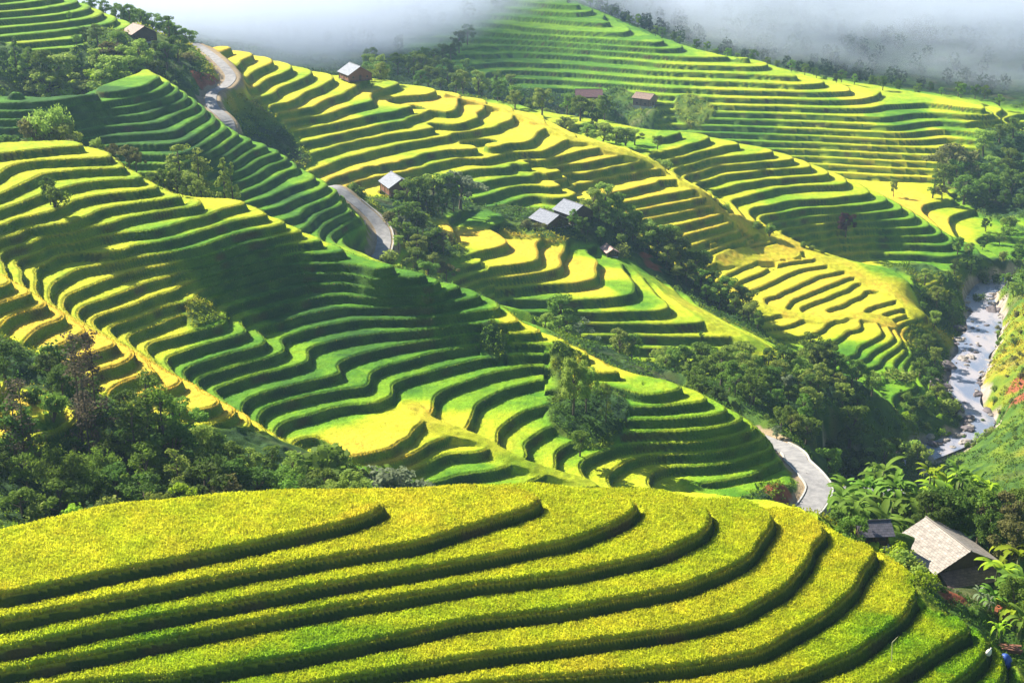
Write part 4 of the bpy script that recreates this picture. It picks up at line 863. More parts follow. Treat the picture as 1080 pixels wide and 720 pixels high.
for u, v, d in [(694,142,540),(690,168,521),(697,172,519),(705,176,516),(715,185,512),(745,203,503),(755,207,500),(768,214,497),(800,232,494),(812,236,493),(857,258,489),(868,262,487),(848,254,490),(700,166,519)]: top('shrub', random.choice(['leaf_mid','leaf_light']), u, v, d, ('along the ditch between yellow slope and steep terraces', 'shrubs along the ditch'), 1.3, 1.0)
W11 = ('in the blue hollow behind the yellow slope', 'trees in the blue hollow behind the yellow slope')
rg = random.Random(9)
got = []
while len(got) < 46:
    u = rg.uniform(385, 645); d = rg.uniform(580, 690)
    x, y, _ = (float(q) for q in at_d(u, 80, d))
    if any(math.hypot(x-a, y-b) < 7 for a, b in got): continue
    got.append((x, y)); plant(rg.choice(['round','round','spread']), rg.choice(['leaf_mid','leaf_light','leaf_mid','leaf_dark']), x, y, rg.uniform(8, 13), W11)
for u, v, d in [(400,66,556),(388,73,550),(402,78,552)]: top('round','leaf_light', u, v, d, ('beside the slate-roofed house on the crest', 'trees beside the slate-roofed house'), 1.2)
for u, v, d in [(596,104,655),(604,100,660),(640,97,665),(650,103,660),(645,110,655),(662,108,660)]: top('banana','leaf_pale', u, v, d, ('beside the far maroon roof', 'banana plants beside the far houses'), 1.6)
for u, v, d in [(620,130,546),(636,130,545),(650,135,541),(660,133,543),(670,136,548),(598,123,552)]: top('shrub','leaf_light', u, v, d, ('on the far brow of the yellow slope', 'shrubs on the brow of the yellow slope'), 1.8, 1.5)
W12 = ('along the skyline of the far terraced hill', 'trees along the skyline of the far hill')
sky_ = [(612,3,890),(650,20,855),(700,43,812),(760,60,774),(842,79,738),(900,93,716),(1000,103,712),(1060,118,700)]
for i in range(44):
    t = (i+.5)/44*(len(sky_)-1); k = int(t); f_ = t-k; a, b = sky_[k], sky_[k+1]
    u = a[0]+(b[0]-a[0])*f_ + rg.uniform(-4, 4); d = a[2]+(b[2]-a[2])*f_ + rg.uniform(8, 34)
    x, y, _ = (float(q) for q in at_d(u, a[1], d)); plant('round', rg.choice(['leaf_mid','leaf_dark']), x, y, rg.uniform(4, 8), W12)
for u in range(8):
    x, y, _ = (float(q) for q in at_d(430+u*9, 40, 690+u*14)); plant('round', 'leaf_dark', x, y, rg.uniform(8, 12), ('in the fog at the left foot of the far hill', 'trees in the fog left of the far hill'))
fill([(1045,335),(1080,322),(1080,400),(1060,440),(1050,460),(1030,470),(1040,420),(1055,390)], 34, 2.6, (1.0,3.2), ['shrub'], ['leaf_light','leaf_mid','leaf_dry'], ('on the east bank of the river', 'shrubs on the east bank of the river'), 300, 8)
fill([(1000,462),(1080,452),(1080,466),(1010,476)], 12, 2.6, (1.0,2.2), ['shrub'], ['leaf_light','leaf_mid'], ('in the hedge row above the meadow', 'shrubs in the hedge row above the meadow'), 280, 18)
W13 = ('in the grove behind the grey-roofed hut', 'plants in the grove behind the grey-roofed hut')
for k, t, u, v, d, w_ in [('banana','leaf_banana',902,492,186,1),('banana','leaf_banana',917,480,191,1),('banana','leaf_banana',934,472,192,1),('banana','leaf_banana',948,482,186,1),('banana','leaf_banana',924,496,178,1),('banana','leaf_banana',943,502,176,1),('banana','leaf_banana',962,492,182,1),('banana','leaf_bright',984,484,188,1),('banana','leaf_bright',998,472,193,1),('banana','leaf_banana',1014,486,188,1),
 ('banana','leaf_banana',973,506,177,1),('banana','leaf_banana',1000,500,180,1),('banana','leaf_banana',1030,492,190,1),('banana','leaf_bright',1046,496,188,1),('banana','leaf_banana',1062,492,190,1),('banana','leaf_banana',902,512,176,1),('banana','leaf_banana',888,505,180,1),('banana','leaf_banana',956,515,172,1),('banana','leaf_banana',934,516,171,1),
 ('round','leaf_dark',1018,515,176,1),('round','leaf_mid',1038,520,172,1.1),('round','leaf_dark',1000,518,172,1),('round','leaf_dry',1062,522,172,1),('round','leaf_mid',1078,515,176,1),('round','leaf_dark',985,522,171,1),('round','leaf_dark',1050,540,166,1),('shrub','leaf_mid',904,545,162,1.2),('shrub','leaf_dark',884,535,168,1.2)]: top(k, t, u, v, d, W13, w_)
W14 = ('in front of the grey-roofed hut', 'plants in front of the grey-roofed hut')
for k, t, u, v, d, w_ in [('banana','leaf_bright',1064,575,156,1),('banana','leaf_banana',1076,590,152,1),('banana','leaf_bright',1079,558,161,1),('banana','leaf_banana',1052,612,149,.9),('banana','leaf_pale',1034,616,150,.8),('banana','leaf_pale',1010,618,150,.55),('banana','leaf_bright',1068,622,147,.9),('banana','leaf_banana',1079,632,145,.9),('banana','leaf_bright',1058,648,143,.6),
 ('banana','leaf_pale',1044,625,148,.7),('shrub','leaf_bright',944,570,153.5,1),('shrub','leaf_light',952,577,152,1),('shrub','leaf_light',960,586,150.5,1),('shrub','leaf_light',969,594,149,1),('shrub','leaf_bright',978,600,146.5,.8),('round','leaf_dry',1070,545,164,1),('shrub','leaf_mid',1026,640,146,1),('shrub','leaf_mid',1075,610,148,1.2)]: top(k, t, u, v, d, W14, w_, .7)
label_plants()
print('plants', len(PLANTS), time.time()-T0)
# ---------------------------------------------------------------- buildings
def roof_mat(name, c1, c2, rows=3.2, rough=.7):
    m, nt, b = node_mat(name); N = nt.nodes; L = nt.links; set_in(b, Roughness=rough); b.inputs['Specular IOR Level'].default_value = .3
    uv = N.new('ShaderNodeUVMap'); br = N.new('ShaderNodeTexBrick'); br.inputs['Scale'].default_value = 1.0
    br.inputs['Brick Width'].default_value = .55; br.inputs['Row Height'].default_value = .38; br.inputs['Mortar Size'].default_value = .02
    br.inputs['Color1'].default_value = (*c1, 1); br.inputs['Color2'].default_value = (*c2, 1); br.inputs['Mortar'].default_value = (*[q*.45 for q in c1], 1)
    L.new(uv.outputs['UV'], br.inputs['Vector'])
    no = N.new('ShaderNodeTexNoise'); no.inputs['Scale'].default_value = 1.4; no.inputs['Detail'].default_value = 5; L.new(uv.outputs['UV'], no.inputs['Vector'])
    mr = N.new('ShaderNodeMapRange'); mr.inputs['From Min'].default_value = .3; mr.inputs['From Max'].default_value = .7; mr.inputs['To Min'].default_value = .7; mr.inputs['To Max'].default_value = 1.2; L.new(no.outputs['Fac'], mr.inputs['Value'])
    vm = N.new('ShaderNodeVectorMath'); vm.operation = 'SCALE'; L.new(br.outputs['Color'], vm.inputs[0]); L.new(mr.outputs[0], vm.inputs['Scale']); L.new(vm.outputs[0], b.inputs['Base Color'])
    bp = N.new('ShaderNodeBump'); bp.inputs['Distance'].default_value = .04; L.new(br.outputs['Fac'], bp.inputs['Height']); bp.invert = True; L.new(bp.outputs[0], b.inputs['Normal']); return m
def wood_mat(name, col): return plain_mat(name, col, .85, .3, 2.0, .01, (6, 6, .5))
M.update(roof_grey=roof_mat('roof_grey', (.36,.32,.275), (.28,.245,.21)), roof_slate=roof_mat('roof_slate', (.26,.28,.33), (.20,.22,.27)), roof_brown=roof_mat('roof_brown', (.33,.22,.17), (.26,.17,.13)),
 roof_maroon=roof_mat('roof_maroon', (.20,.09,.09), (.15,.07,.07)), roof_pink=roof_mat('roof_pink', (.55,.36,.30), (.45,.30,.26)), roof_dark=roof_mat('roof_dark', (.14,.13,.16), (.10,.10,.12)), roof_tile=roof_mat('roof_tile', (.24,.15,.13), (.17,.11,.10)),
 wood_dark=wood_mat('wood_dark', (.085,.055,.035)), wood_red=wood_mat('wood_red', (.20,.09,.055)), wood_pale=wood_mat('wood_pale', (.22,.17,.11)), mudwall=plain_mat('mud_wall', (.30,.22,.15), .95, .2, 3, .01),
 window_dark=plain_mat('window_dark', (.02,.02,.022), .3, .1), concrete=plain_mat('concrete', (.42,.41,.38), .9, .18, 2.5, .01), tarp=plain_mat('blue_tarp', (.03,.08,.33), .45, .25, 3, .03), sack=plain_mat('white_sack', (.70,.66,.60), .8, .12, 5, .01),
 bamboo=plain_mat('bamboo_pole', (.42,.38,.22), .6, .2, 6), steel=plain_mat('steel', (.5,.5,.5), .5, .1), rock=plain_mat('rock', (.30,.265,.235), .9, .35, 1.3, .08), rockd=plain_mat('rock_dark', (.13,.11,.115), .85, .35, 1.3, .08))
def slab(name, quad, th, mat, parent, mw):
    """quad = eaveA, eaveB, ridgeB, ridgeA (local); thickness downward; UV in metres"""
    a, b, c, d = [Vector(q) for q in quad]; n = (b-a).cross(d-a).normalized()
    if n.z < 0: n = -n
    bm = bmesh.new(); t = [bm.verts.new(p) for p in (a, b, c, d)]; u = [bm.verts.new(p - n*th) for p in (a, b, c, d)]
    fs = [bm.faces.new(t), bm.faces.new(u[::-1])] + [bm.faces.new((t[i], u[i], u[(i+1) % 4], t[(i+1) % 4])) for i in range(4)]
    uvl = bm.loops.layers.uv.new('UVMap'); ex = (b-a).normalized(); ey = (d-a).normalized()
    for f in bm.faces:
        for l in f.loops: l[uvl].uv = ((l.vert.co-a).dot(ex), (l.vert.co-a).dot(ey))
    bmesh.ops.recalc_face_normals(bm, faces=bm.faces)
    me = bpy.data.meshes.new(name); bm.to_mesh(me); bm.free(); me.materials.append(mat)
    o = bpy.data.objects.new(name, me); o.parent = parent; COL.objects.link(o); return o
def add_mesh(name, V, Fc, mat, parent, bevel=0):
    me = bpy.data.meshes.new(name); me.from_pydata([tuple(v) for v in V], [], Fc); me.update(); me.materials.append(mat)
    o = bpy.data.objects.new(name, me); COL.objects.link(o)
    if parent: o.parent = parent
    if bevel:
        mo = o.modifiers.new('bevel', 'BEVEL'); mo.width = bevel; mo.segments = 2
    return o
BOXF = [(0,3,2,1),(4,5,6,7),(0,1,5,4),(1,2,6,5),(2,3,7,6),(3,0,4,7)]
def boxv(x0, x1, y0, y1, z0, z1): return [(x0,y0,z0),(x1,y0,z0),(x1,y1,z0),(x0,y1,z0),(x0,y0,z1),(x1,y0,z1),(x1,y1,z1),(x0,y1,z1)]
def house(name, label, A, B, D, ridge_h, W, eave_drop, roof, wall, porch=None, minlen=6, stilt=0, cat='house', L_=None, hips=False, group=None, yaw=None):
    """ridge from pixel A (back) to pixel B (front gable) at the given northing; W = half width in plan"""
    best = None
    for dd in np.arange(D-45, D+45, 1.5):
        x, y, z = (float(q) for q in at_d(A[0], A[1], dd)); zr = z
        if yaw is None:
            bx, by, _ = (float(q) for q in at_z(B[0], B[1], zr)); d = Vector((bx-x, by-y, 0))
        else: d = Vector((math.sin(math.radians(yaw)), -math.cos(math.radians(yaw)), 0))*L_
        g = float(min(bilin(H, np.array([x, x+d.x]), np.array([y, y+d.y])))); er = abs(zr - g - ridge_h) + abs(dd-D)*.03
        if best is None or er < best[0]: best = (er, x, y, zr, d)
    _, x, y, zr, d = best; ln = d.length
    g = min(ground_z(x, y), ground_z(x+d.x, y+d.y), ground_z(x+d.x*.5, y+d.y*.5)); zr = max(zr, g + ridge_h*.8); print(label[:30], 'h', round(zr-g, 1), 'len', round(ln, 1), 'y', round(y))
    if zr - g > ridge_h + 1: g = zr - ridge_h
    root = bpy.data.objects.new(name, None); COL.objects.link(root); root.location = (x, y, g); root.rotation_euler = (0, 0, math.atan2(d.y, d.x))
    root['label'] = label; root['category'] = cat
    if group: root['group'] = group
    h = zr - g; e = h - eave_drop; ov = .7; l0, l1 = -ov, ln+ov; hp = 1.3 if hips else 0
    for s in (1, -1):
        yo = s*(W+.35); slab('roof_slope', ((l0, yo, e-.1), (l1, yo, e-.1), (l1-hp, 0, h), (l0+hp, 0, h)) if s > 0 else ((l1, yo, e-.1), (l0, yo, e-.1), (l0+hp, 0, h), (l1-hp, 0, h)), .09, roof, root, None)
    v, f = tube_np([(l0+hp-.05,0,h+.02), ((l0+l1)/2,0,h+.03), (l1-hp+.05,0,h+.02)], [.13,.13,.13], 6); add_mesh('ridge_cap', v, [tuple(q) for q in f], roof, root)
    w = W-.25; k = (h-e)/(W+.35); ze = h - k*w - .14; zb = stilt
    V = [(0,-w,zb),(ln,-w,zb),(ln,w,zb),(0,w,zb),(0,-w,ze),(ln,-w,ze),(ln,w,ze),(0,w,ze),(0,0,h-.14),(ln,0,h-.14)]
    add_mesh('wall', V, [(0,3,2,1),(0,1,5,4),(2,3,7,6),(1,2,6,9,5),(3,0,4,8,7),(4,5,9,8),(6,7,8,9)], wall, root)
    dr = add_mesh('door', boxv(ln+.01, ln+.07, -.5, .5, zb+.02, min(zb+2.0, ze)), BOXF, M['wood_dark'], root)
    for yy in (-w*.62, w*.62): 
        wi = add_mesh('window', boxv(ln+.01, ln+.06, yy-.38, yy+.38, zb+.9, min(zb+1.7, ze-.1)), BOXF, M['wood_pale'], root)
        add_mesh('pane', boxv(ln+.062, ln+.075, yy-.3, yy+.3, zb+.98, min(zb+1.62, ze-.16)), BOXF, M['window_dark'], wi)
    for xx in np.linspace(ln*.25, ln*.75, 2): 
        for s in (-1, 1): add_mesh('window', boxv(xx-.4, xx+.4, min(s*(w+.01), s*(w+.06)), max(s*(w+.01), s*(w+.06)), zb+.9, min(zb+1.6, ze-.15)), BOXF, M['window_dark'], root)
    yb = w*.96
    for xx in (.15, ln*.5, ln-.15):
        for s in (-1, 1): v, f = tube_np([(xx, s*(w+.14), -3.2), (xx, s*(w+.14), ze*.6), (xx, s*(w+.14), e+.05)], [.1,.1,.1], 6); add_mesh('post', v, [tuple(q) for q in f], M['wood_dark'], root)
    if stilt: add_mesh('floor', boxv(-.3, ln+.9, -w-.25, w+.25, zb-.18, zb-.005), BOXF, M['wood_dark'], root)
    else: add_mesh('plinth', boxv(-.2, ln+.25, -w-.2, w+.2, -3.4, .06), BOXF, M['concrete'], root)
    if stilt:
        rl = []
        for yy in np.linspace(-w, w, 9): rl.append(tube_np([(ln+.85, yy, zb), (ln+.85, yy, zb+.45), (ln+.85, yy, zb+.9)], [.025]*3, 4))
        rl.append(tube_np([(ln+.85, -w, zb+.9), (ln+.85, 0, zb+.9), (ln+.85, w, zb+.9)], [.035]*3, 4))
        o = bpy.data.objects.new('railing', join_tubes('railing', rl, M['wood_pale'])); o.parent = root; COL.objects.link(o)
    if porch:
        pw, pd, pm = porch; zt = e-.25
        pr = slab('porch_roof', ((ln+pd, -pw, zt-1.15), (ln+pd, pw, zt-1.15), (ln+.1, pw, zt), (ln+.1, -pw, zt)), .08, pm, root, None)
        for yy in (-pw*.9, 0, pw*.9): v, f = tube_np([(ln+pd-.25, yy, -1.2), (ln+pd-.25, yy, .5), (ln+pd-.25, yy, zt-1.1)], [.08]*3, 6); add_mesh('post', v, [tuple(q) for q in f], M['wood_dark'], root)
    return root, ln, h
def build_houses():
    for a in [
     dict(name='stilt_house', label='large grey-roofed wooden hut with tiled lean-to below the front hill', A=(980,547), B=(1021,578), D=166, ridge_h=4.6, W=4.7, eave_drop=2.5, roof=M['roof_grey'], wall=M['wood_dark'], porch=(4.0, 2.6, M['roof_tile'])),
     dict(name='hut', label='small dark bluish roof half hidden behind the grey-roofed hut', A=(908,549), B=(934,548), D=163, ridge_h=3, W=1.8, eave_drop=1.2, roof=M['roof_dark'], wall=M['wood_dark'], cat='hut'),
     dict(name='stilt_house', label='stilt house with pale roof and red-brown walls beside the curving road', A=(413,181), B=(411,190), D=408, ridge_h=7.2, W=4.1, eave_drop=2.7, roof=M['roof_slate'], wall=M['wood_red'], stilt=2.0, L_=10, yaw=22),
     dict(name='house', label='slate-roofed house with reddish walls alone on the yellow crest', A=(369,66), B=(372,71), D=542, ridge_h=6.5, W=4.8, eave_drop=3.0, roof=M['roof_slate'], wall=M['wood_red'], L_=10, stilt=1.2, yaw=28),
     dict(name='house', label='taller pale-roofed house, right one of the pair by the gully', A=(596,210), B=(598,216), D=450, ridge_h=6.0, W=4.6, eave_drop=2.7, roof=M['roof_slate'], wall=M['wood_dark'], L_=9, yaw=35),
     dict(name='house', label='lower pale-roofed house, left one of the pair by the gully', A=(571,220), B=(573,226), D=440, ridge_h=5.0, W=4.4, eave_drop=2.4, roof=M['roof_slate'], wall=M['wood_dark'], L_=9, yaw=35),
     dict(name='hut', label='tiny pink-roofed hut at the edge of the golden fields', A=(640,257), B=(646,262), D=434, ridge_h=3.4, W=1.9, eave_drop=1.2, roof=M['roof_pink'], wall=M['wood_dark'], L_=5, cat='hut'),
     dict(name='house', label='brown-roofed house among bushes on the upper left hilltop', A=(141,24.5), B=(145,28.5), D=466, ridge_h=5.4, W=4.3, eave_drop=2.4, roof=M['roof_brown'], wall=M['wood_dark'], L_=9, yaw=35),
     dict(name='house', label='far maroon-roofed house among banana plants below the far hill', A=(608,94), B=(634,94), D=688, ridge_h=6.0, W=5, eave_drop=3, roof=M['roof_maroon'], wall=M['wood_red']),
     dict(name='house', label='far pinkish house with dusty roof beside the far terraces', A=(672,97), B=(689,99), D=690, ridge_h=6.0, W=4, eave_drop=2.2, roof=M['roof_brown'], wall=M['roof_pink'])]:
        house(**a)
# ---------------------------------------------------------------- road, river
def ribbon(name, line, width, mat, lift, off=0.0, thick=0.0):
    V = []; Fc = []; n = len(line)
    for i, p in enumerate(line):
        a = line[max(i-1, 0)]; b = line[min(i+1, n-1)]; d = Vector((b[0]-a[0], b[1]-a[1], 0)).normalized(); s = Vector((d.y, -d.x, 0))
        c = Vector((p[0], p[1], p[2]+lift)) + s*off; w = width(p) if callable(width) else width
        V += [c - s*w, c + s*w] + ([c - s*w - Vector((0,0,thick)), c + s*w - Vector((0,0,thick))] if thick else [])
        k = 4 if thick else 2
        if i:
            j = (i-1)*k; q = i*k; Fc.append((j, j+1, q+1, q))
            if thick: Fc += [(j+1, j+3, q+3, q+1), (j+2, j, q, q+2)]
    me = bpy.data.meshes.new(name); me.from_pydata([tuple(v) for v in V], [], Fc); me.update(); me.materials.append(mat)
    o = bpy.data.objects.new(name, me); COL.objects.link(o); return o
def road_mat():
    m, nt, b = node_mat('road_surface'); N = nt.nodes; L = nt.links; set_in(b, Roughness=.85); b.inputs['Specular IOR Level'].default_value = .3
    g = N.new('ShaderNodeNewGeometry'); no = N.new('ShaderNodeTexNoise'); no.inputs['Scale'].default_value = .6; no.inputs['Detail'].default_value = 6; no.inputs['Roughness'].default_value = .7; L.new(g.outputs['Position'], no.inputs['Vector'])
    r = N.new('ShaderNodeValToRGB'); r.color_ramp.elements[0].position = .35; r.color_ramp.elements[0].color = (.19,.185,.185,1); r.color_ramp.elements[1].position = .65; r.color_ramp.elements[1].color = (.31,.30,.29,1)
    L.new(no.outputs['Fac'], r.inputs[0]); L.new(r.outputs[0], b.inputs['Base Color']); return m
def water_mat():
    m, nt, b = node_mat('river_water'); N = nt.nodes; L = nt.links; set_in(b, Roughness=.12); b.inputs['Specular IOR Level'].default_value = .6
    g = N.new('ShaderNodeNewGeometry'); mp = N.new('ShaderNodeMapping'); mp.inputs['Scale'].default_value = (.6, .22, .6); L.new(g.outputs['Position'], mp.inputs['Vector'])
    no = N.new('ShaderNodeTexNoise'); no.inputs['Scale'].default_value = .35; no.inputs['Detail'].default_value = 4; no.inputs['Roughness'].default_value = .5; L.new(mp.outputs[0], no.inputs['Vector'])
    r = N.new('ShaderNodeValToRGB'); r.color_ramp.elements[0].position = .40; r.color_ramp.elements[0].color = (.17,.20,.27,1); r.color_ramp.elements[1].position = .60; r.color_ramp.elements[1].color = (.33,.31,.335,1)
    L.new(no.outputs['Fac'], r.inputs[0]); L.new(r.outputs[0], b.inputs['Base Color'])
    n2 = N.new('ShaderNodeTexNoise'); n2.inputs['Scale'].default_value = 2.2; n2.inputs['Detail'].default_value = 3; L.new(g.outputs['Position'], n2.inputs['Vector'])
    bp = N.new('ShaderNodeBump'); bp.inputs['Distance'].default_value = .05; L.new(n2.outputs['Fac'], bp.inputs['Height']); L.new(bp.outputs[0], b.inputs['Normal'])
    mr = N.new('ShaderNodeMapRange'); mr.inputs['From Min'].default_value = .42; mr.inputs['From Max'].default_value = .6; mr.inputs['To Min'].default_value = .08; mr.inputs['To Max'].default_value = .55; L.new(no.outputs['Fac'], mr.inputs['Value']); L.new(mr.outputs[0], b.inputs['Roughness']); return m
def build_ways():
    rm = road_mat()
    o = ribbon('road', ROAD, lambda p: float(np.interp(p[1], [255, 300, 380, 500], [2.35, 2.3, 2.0, 1.7])), rm, .10, 0, .3); o['kind'] = 'structure'
    o = ribbon('side_road', SPUR, 2.3, rm, .106, 0, .3); o['kind'] = 'structure'
    for i, off in enumerate((2.7, -2.7)):
        seg = [p for p in ROAD if 235 < p[1] < 290 and p[0] > 30] if i == 0 else [p for p in ROAD if 375 < p[1] < 400 and p[0] > -80]
        if len(seg) > 2:
            for of2 in (off, -off) if i == 0 else (off,): 
                o = ribbon('kerb', seg, .16, M['concrete'], .28, of2, .6); o['kind'] = 'structure'
    o = ribbon('river', RIVL, lambda p: float(river_width(p[1]))*1.15 + .8*math.sin(p[1]*.31) , water_mat(), 0.0); o['kind'] = 'structure'
# ---------------------------------------------------------------- boulders
def rock_mesh(seed):
    from mathutils import noise
    bm = bmesh.new(); bmesh.ops.create_icosphere(bm, subdivisions=3, radius=1); off = Vector((seed*7.1, seed*3.3, 0))
    for v in bm.verts:
        n = v.co.normalized(); c = noise.cell_vector(n*1.3 + off); d = 1 + .35*noise.noise(n*1.2+off) + .15*noise.noise(n*3.1+off) + .12*(c.x-.5); v.co = Vector((n.x*d*1.15, n.y*d*.85, max(-.3, n.z*d*.62)))
    me = bpy.data.meshes.new('boulder'); bm.to_mesh(me); bm.free(); me.materials.append(M['rock']); return me
def build_rocks():
    protos = [rock_mesh(i) for i in range(5)]; rg = random.Random(21)
    def rock(x, y, z, s, label, group, dark=False):
        o = bpy.data.objects.new('boulder', rg.choice(protos)); COL.objects.link(o); o.location = (x, y, z); o.scale = (s*rg.uniform(.8,1.3), s*rg.uniform(.8,1.2), s*rg.uniform(.7,1.1)); o.rotation_euler = (rg.uniform(-.2,.2), rg.uniform(-.2,.2), rg.uniform(0,6.28))
        o['label'] = label; o['category'] = 'boulder'
        if group: o['group'] = group
        if dark: o.material_slots[0].link = 'OBJECT'; o.material_slots[0].material = M['rockd']
    for u, v, s, dk, lb in [(1041,378,2.3,0,'large flat pale boulder standing alone in the middle of the river'),(999,384,3.0,1,'big dark boulder at the left edge of the water'),(1047,329,3.0,1,'broad dark rock slab at the upstream river bend'),(1010,345,2.3,1,'rounded dark boulder above the rapids on the west bank'),
                     (995,463,2.0,0,'pale boulder beside the pool at the river bend'),(1012,459,2.4,0,'long whitish slab beside the lower pool'),(1021,443,2.0,1,'dark boulder in shade on the spit tip'),(1018,428,1.6,1,'low dark rock cutting into the narrow channel'),(981,462,1.4,0,'small pale boulder left of the pool'),(985,418,2.4,1,'dark boulder on the field edge above the river')]:
        x, y, z = (float(q) for q in at_z(u, v, -164.5 if v < 400 else -167)); rock(x, y, max(ground_z(x, y), -171), s, lb, None, dk)
    n = 0; L = RIVL
    while n < 150:
        i = rg.randrange(len(L)-1); t = rg.random(); x = L[i][0]*(1-t)+L[i+1][0]*t; y = L[i][1]*(1-t)+L[i+1][1]*t; z = L[i][2]*(1-t)+L[i+1][2]*t
        if y < 335 or y > 500: continue
        rw = float(river_width(y)); side = rg.choice((-1, 1)); rap = 425 < y < 470
        off = rg.uniform(-1, 1)*rw*1.1 - (2.5 if rap else 0) if rap and rg.random() < .75 else side*rg.uniform(rw*.95, rw*1.5)
        u_, v_ = project(x+off, y, z)
        rock(x+off, y, z-.1, rg.uniform(.35, 1.1) if rg.random() < .85 else rg.uniform(1.1, 1.9), 'jumbled boulder strewn along the rocky river bed' if not rap else 'boulder among the tumbled rocks of the rapids', 'boulders strewn along the river' if not rap else 'rocks of the rapids', rg.random() < .45); n += 1
# ---------------------------------------------------------------- small things by the grey-roofed hut
def build_small():
    # thin leaning pole on the front terraces
    x, y, z = (float(q) for q in at_d(939.5, 708, 131.5)); g = ground_z(x, y)
    xt, yt, zt = (float(q) for q in at_d(941, 677, 131.5)); xk, yk, zk = (float(q) for q in at_d(947, 671, 131.5))
    v, f = tube_np([(x,y,g-.3), ((x+xt)/2,(y+yt)/2,(g+zt)/2), (xt,yt,zt), (xk,yk,zk)], [.05,.045,.04,.02], 6)
    o = add_mesh('bamboo_pole', v, [tuple(q) for q in f], M['bamboo'], None); o['label'] = 'thin pale pole with bent tip standing on the front terraces'; o['category'] = 'pole'
    # stack of boards
    x, y, _ = (float(q) for q in at_d(1062, 672, 142)); g = ground_z(x, y); r = bpy.data.objects.new('board_stack', None); COL.objects.link(r); r.location = (x, y, g+.05); r.rotation_euler = (0, 0, -.25); r['label'] = 'stack of reddish boards below the banana plants'; r['category'] = 'boards'
    rg = random.Random(3)
    for i in range(11):
        a = rg.uniform(-.08,.08); yy = (i % 4)*.42 + rg.uniform(-.05,.05); zz = (i//4)*.16
        V = [(c[0]*math.cos(a)-c[1]*math.sin(a), c[0]*math.sin(a)+c[1]*math.cos(a), c[2]) for c in boxv(-1.7+rg.uniform(-.3,.3), 1.7+rg.uniform(-.3,.3), yy-.17, yy+.17, zz, zz+.12)]
        add_mesh('board', V, BOXF, M['wood_red'], r)
    # filled sack, tied at the neck
    def lathe(name, prof, mat, loc, rot, seed, squash=.8):
        from mathutils import noise
        V = []; Fc = []; n = 20
        for j, (rr, zz) in enumerate(prof):
            for i in range(n):
                a = 2*math.pi*i/n; q = 1 + .16*noise.noise(Vector((math.cos(a)*1.6, math.sin(a)*1.6, zz*2.2+seed))); V.append((rr*q*math.cos(a), rr*q*squash*math.sin(a), zz))
        for j in range(len(prof)-1):
            for i in range(n): Fc.append((j*n+i, j*n+(i+1) % n, (j+1)*n+(i+1) % n, (j+1)*n+i))
        Fc += [tuple(range(n))[::-1], tuple((len(prof)-1)*n+i for i in range(n))]
        o = add_mesh(name, V, Fc, mat, None)
        for p in o.data.polygons: p.use_smooth = True
        o.location = loc; o.rotation_euler = rot; return o
    x, y, _ = (float(q) for q in at_d(1039, 707, 136)); g = ground_z(x, y)
    o = lathe('sack', [(.18,0),(.30,.06),(.34,.28),(.31,.56),(.2,.78),(.08,.88),(.055,.93),(.12,1.02)], M['sack'], (x, y, g), (.15,.28,.3), 1); o['label'] = 'white sack tied at the neck near the bottom right corner'; o['category'] = 'sack'
    x, y, _ = (float(q) for q in at_d(1060, 700, 138)); g = ground_z(x, y)
    o = lathe('tarp_bundle', [(.55,0),(.8,.15),(.85,.6),(.7,1.1),(.45,1.5),(.2,1.7),(.05,1.75)], M['tarp'], (x, y, g), (.05,-.1,.3), 5, 1.0); o['label'] = 'blue tarpaulin bundle beside the white sack'; o['category'] = 'tarp'
    # white marker post at the road bend
    x, y, z = (float(q) for q in at_d(385, 236, 388)); g = ground_z(x, y); r = bpy.data.objects.new('marker_post', None); COL.objects.link(r); r.location = (x, y, g); r['label'] = 'white marker post at the bend of the road'; r['category'] = 'post'
    v, f = tube_np([(0,0,-.2),(0,0,.5),(0,0,1.0)], [.16,.15,.14], 8); add_mesh('shaft', v, [tuple(q) for q in f], M['sack'], r); v, f = tube_np([(0,0,1.0),(0,0,1.08),(0,0,1.16)], [.17,.15,.05], 8); add_mesh('cap', v, [tuple(q) for q in f], M['tarp'], r)
    # bamboo rail fence between the front field and the yard
    pts_ = [at_d(u, v, d) for u, v, d in [(930,548,158),(945,555,155.5),(960,567,153.5),(972,582,151),(983,598,149)]]
    r = bpy.data.objects.new('bamboo_fence', None); COL.objects.link(r); x0, y0 = float(pts_[0][0]), float(pts_[0][1]); r.location = (x0, y0, ground_z(x0, y0)); r['label'] = 'rickety bamboo fence between front field and grey-roofed hut'; r['category'] = 'fence'
    P_ = [Vector((float(p[0]), float(p[1]), ground_z(float(p[0]), float(p[1])))) - r.location for p in pts_]
    for a, b in zip(P_[:-1], P_[1:]):
        for t in (0, .33, .66):
            q = a.lerp(b, t); v, f = tube_np([(q.x,q.y,q.z-.2),(q.x+.03,q.y,q.z+.5),(q.x,q.y+.04,q.z+1.1)], [.04]*3, 5); add_mesh('post', v, [tuple(k) for k in f], M['bamboo'], r)
        for hh in (.45, .9): v, f = tube_np([tuple(a+Vector((0,0,hh))), tuple(a.lerp(b,.5)+Vector((0,0,hh-.04))), tuple(b+Vector((0,0,hh)))], [.03]*3, 5); add_mesh('rail', v, [tuple(k) for k in f], M['bamboo'], r)
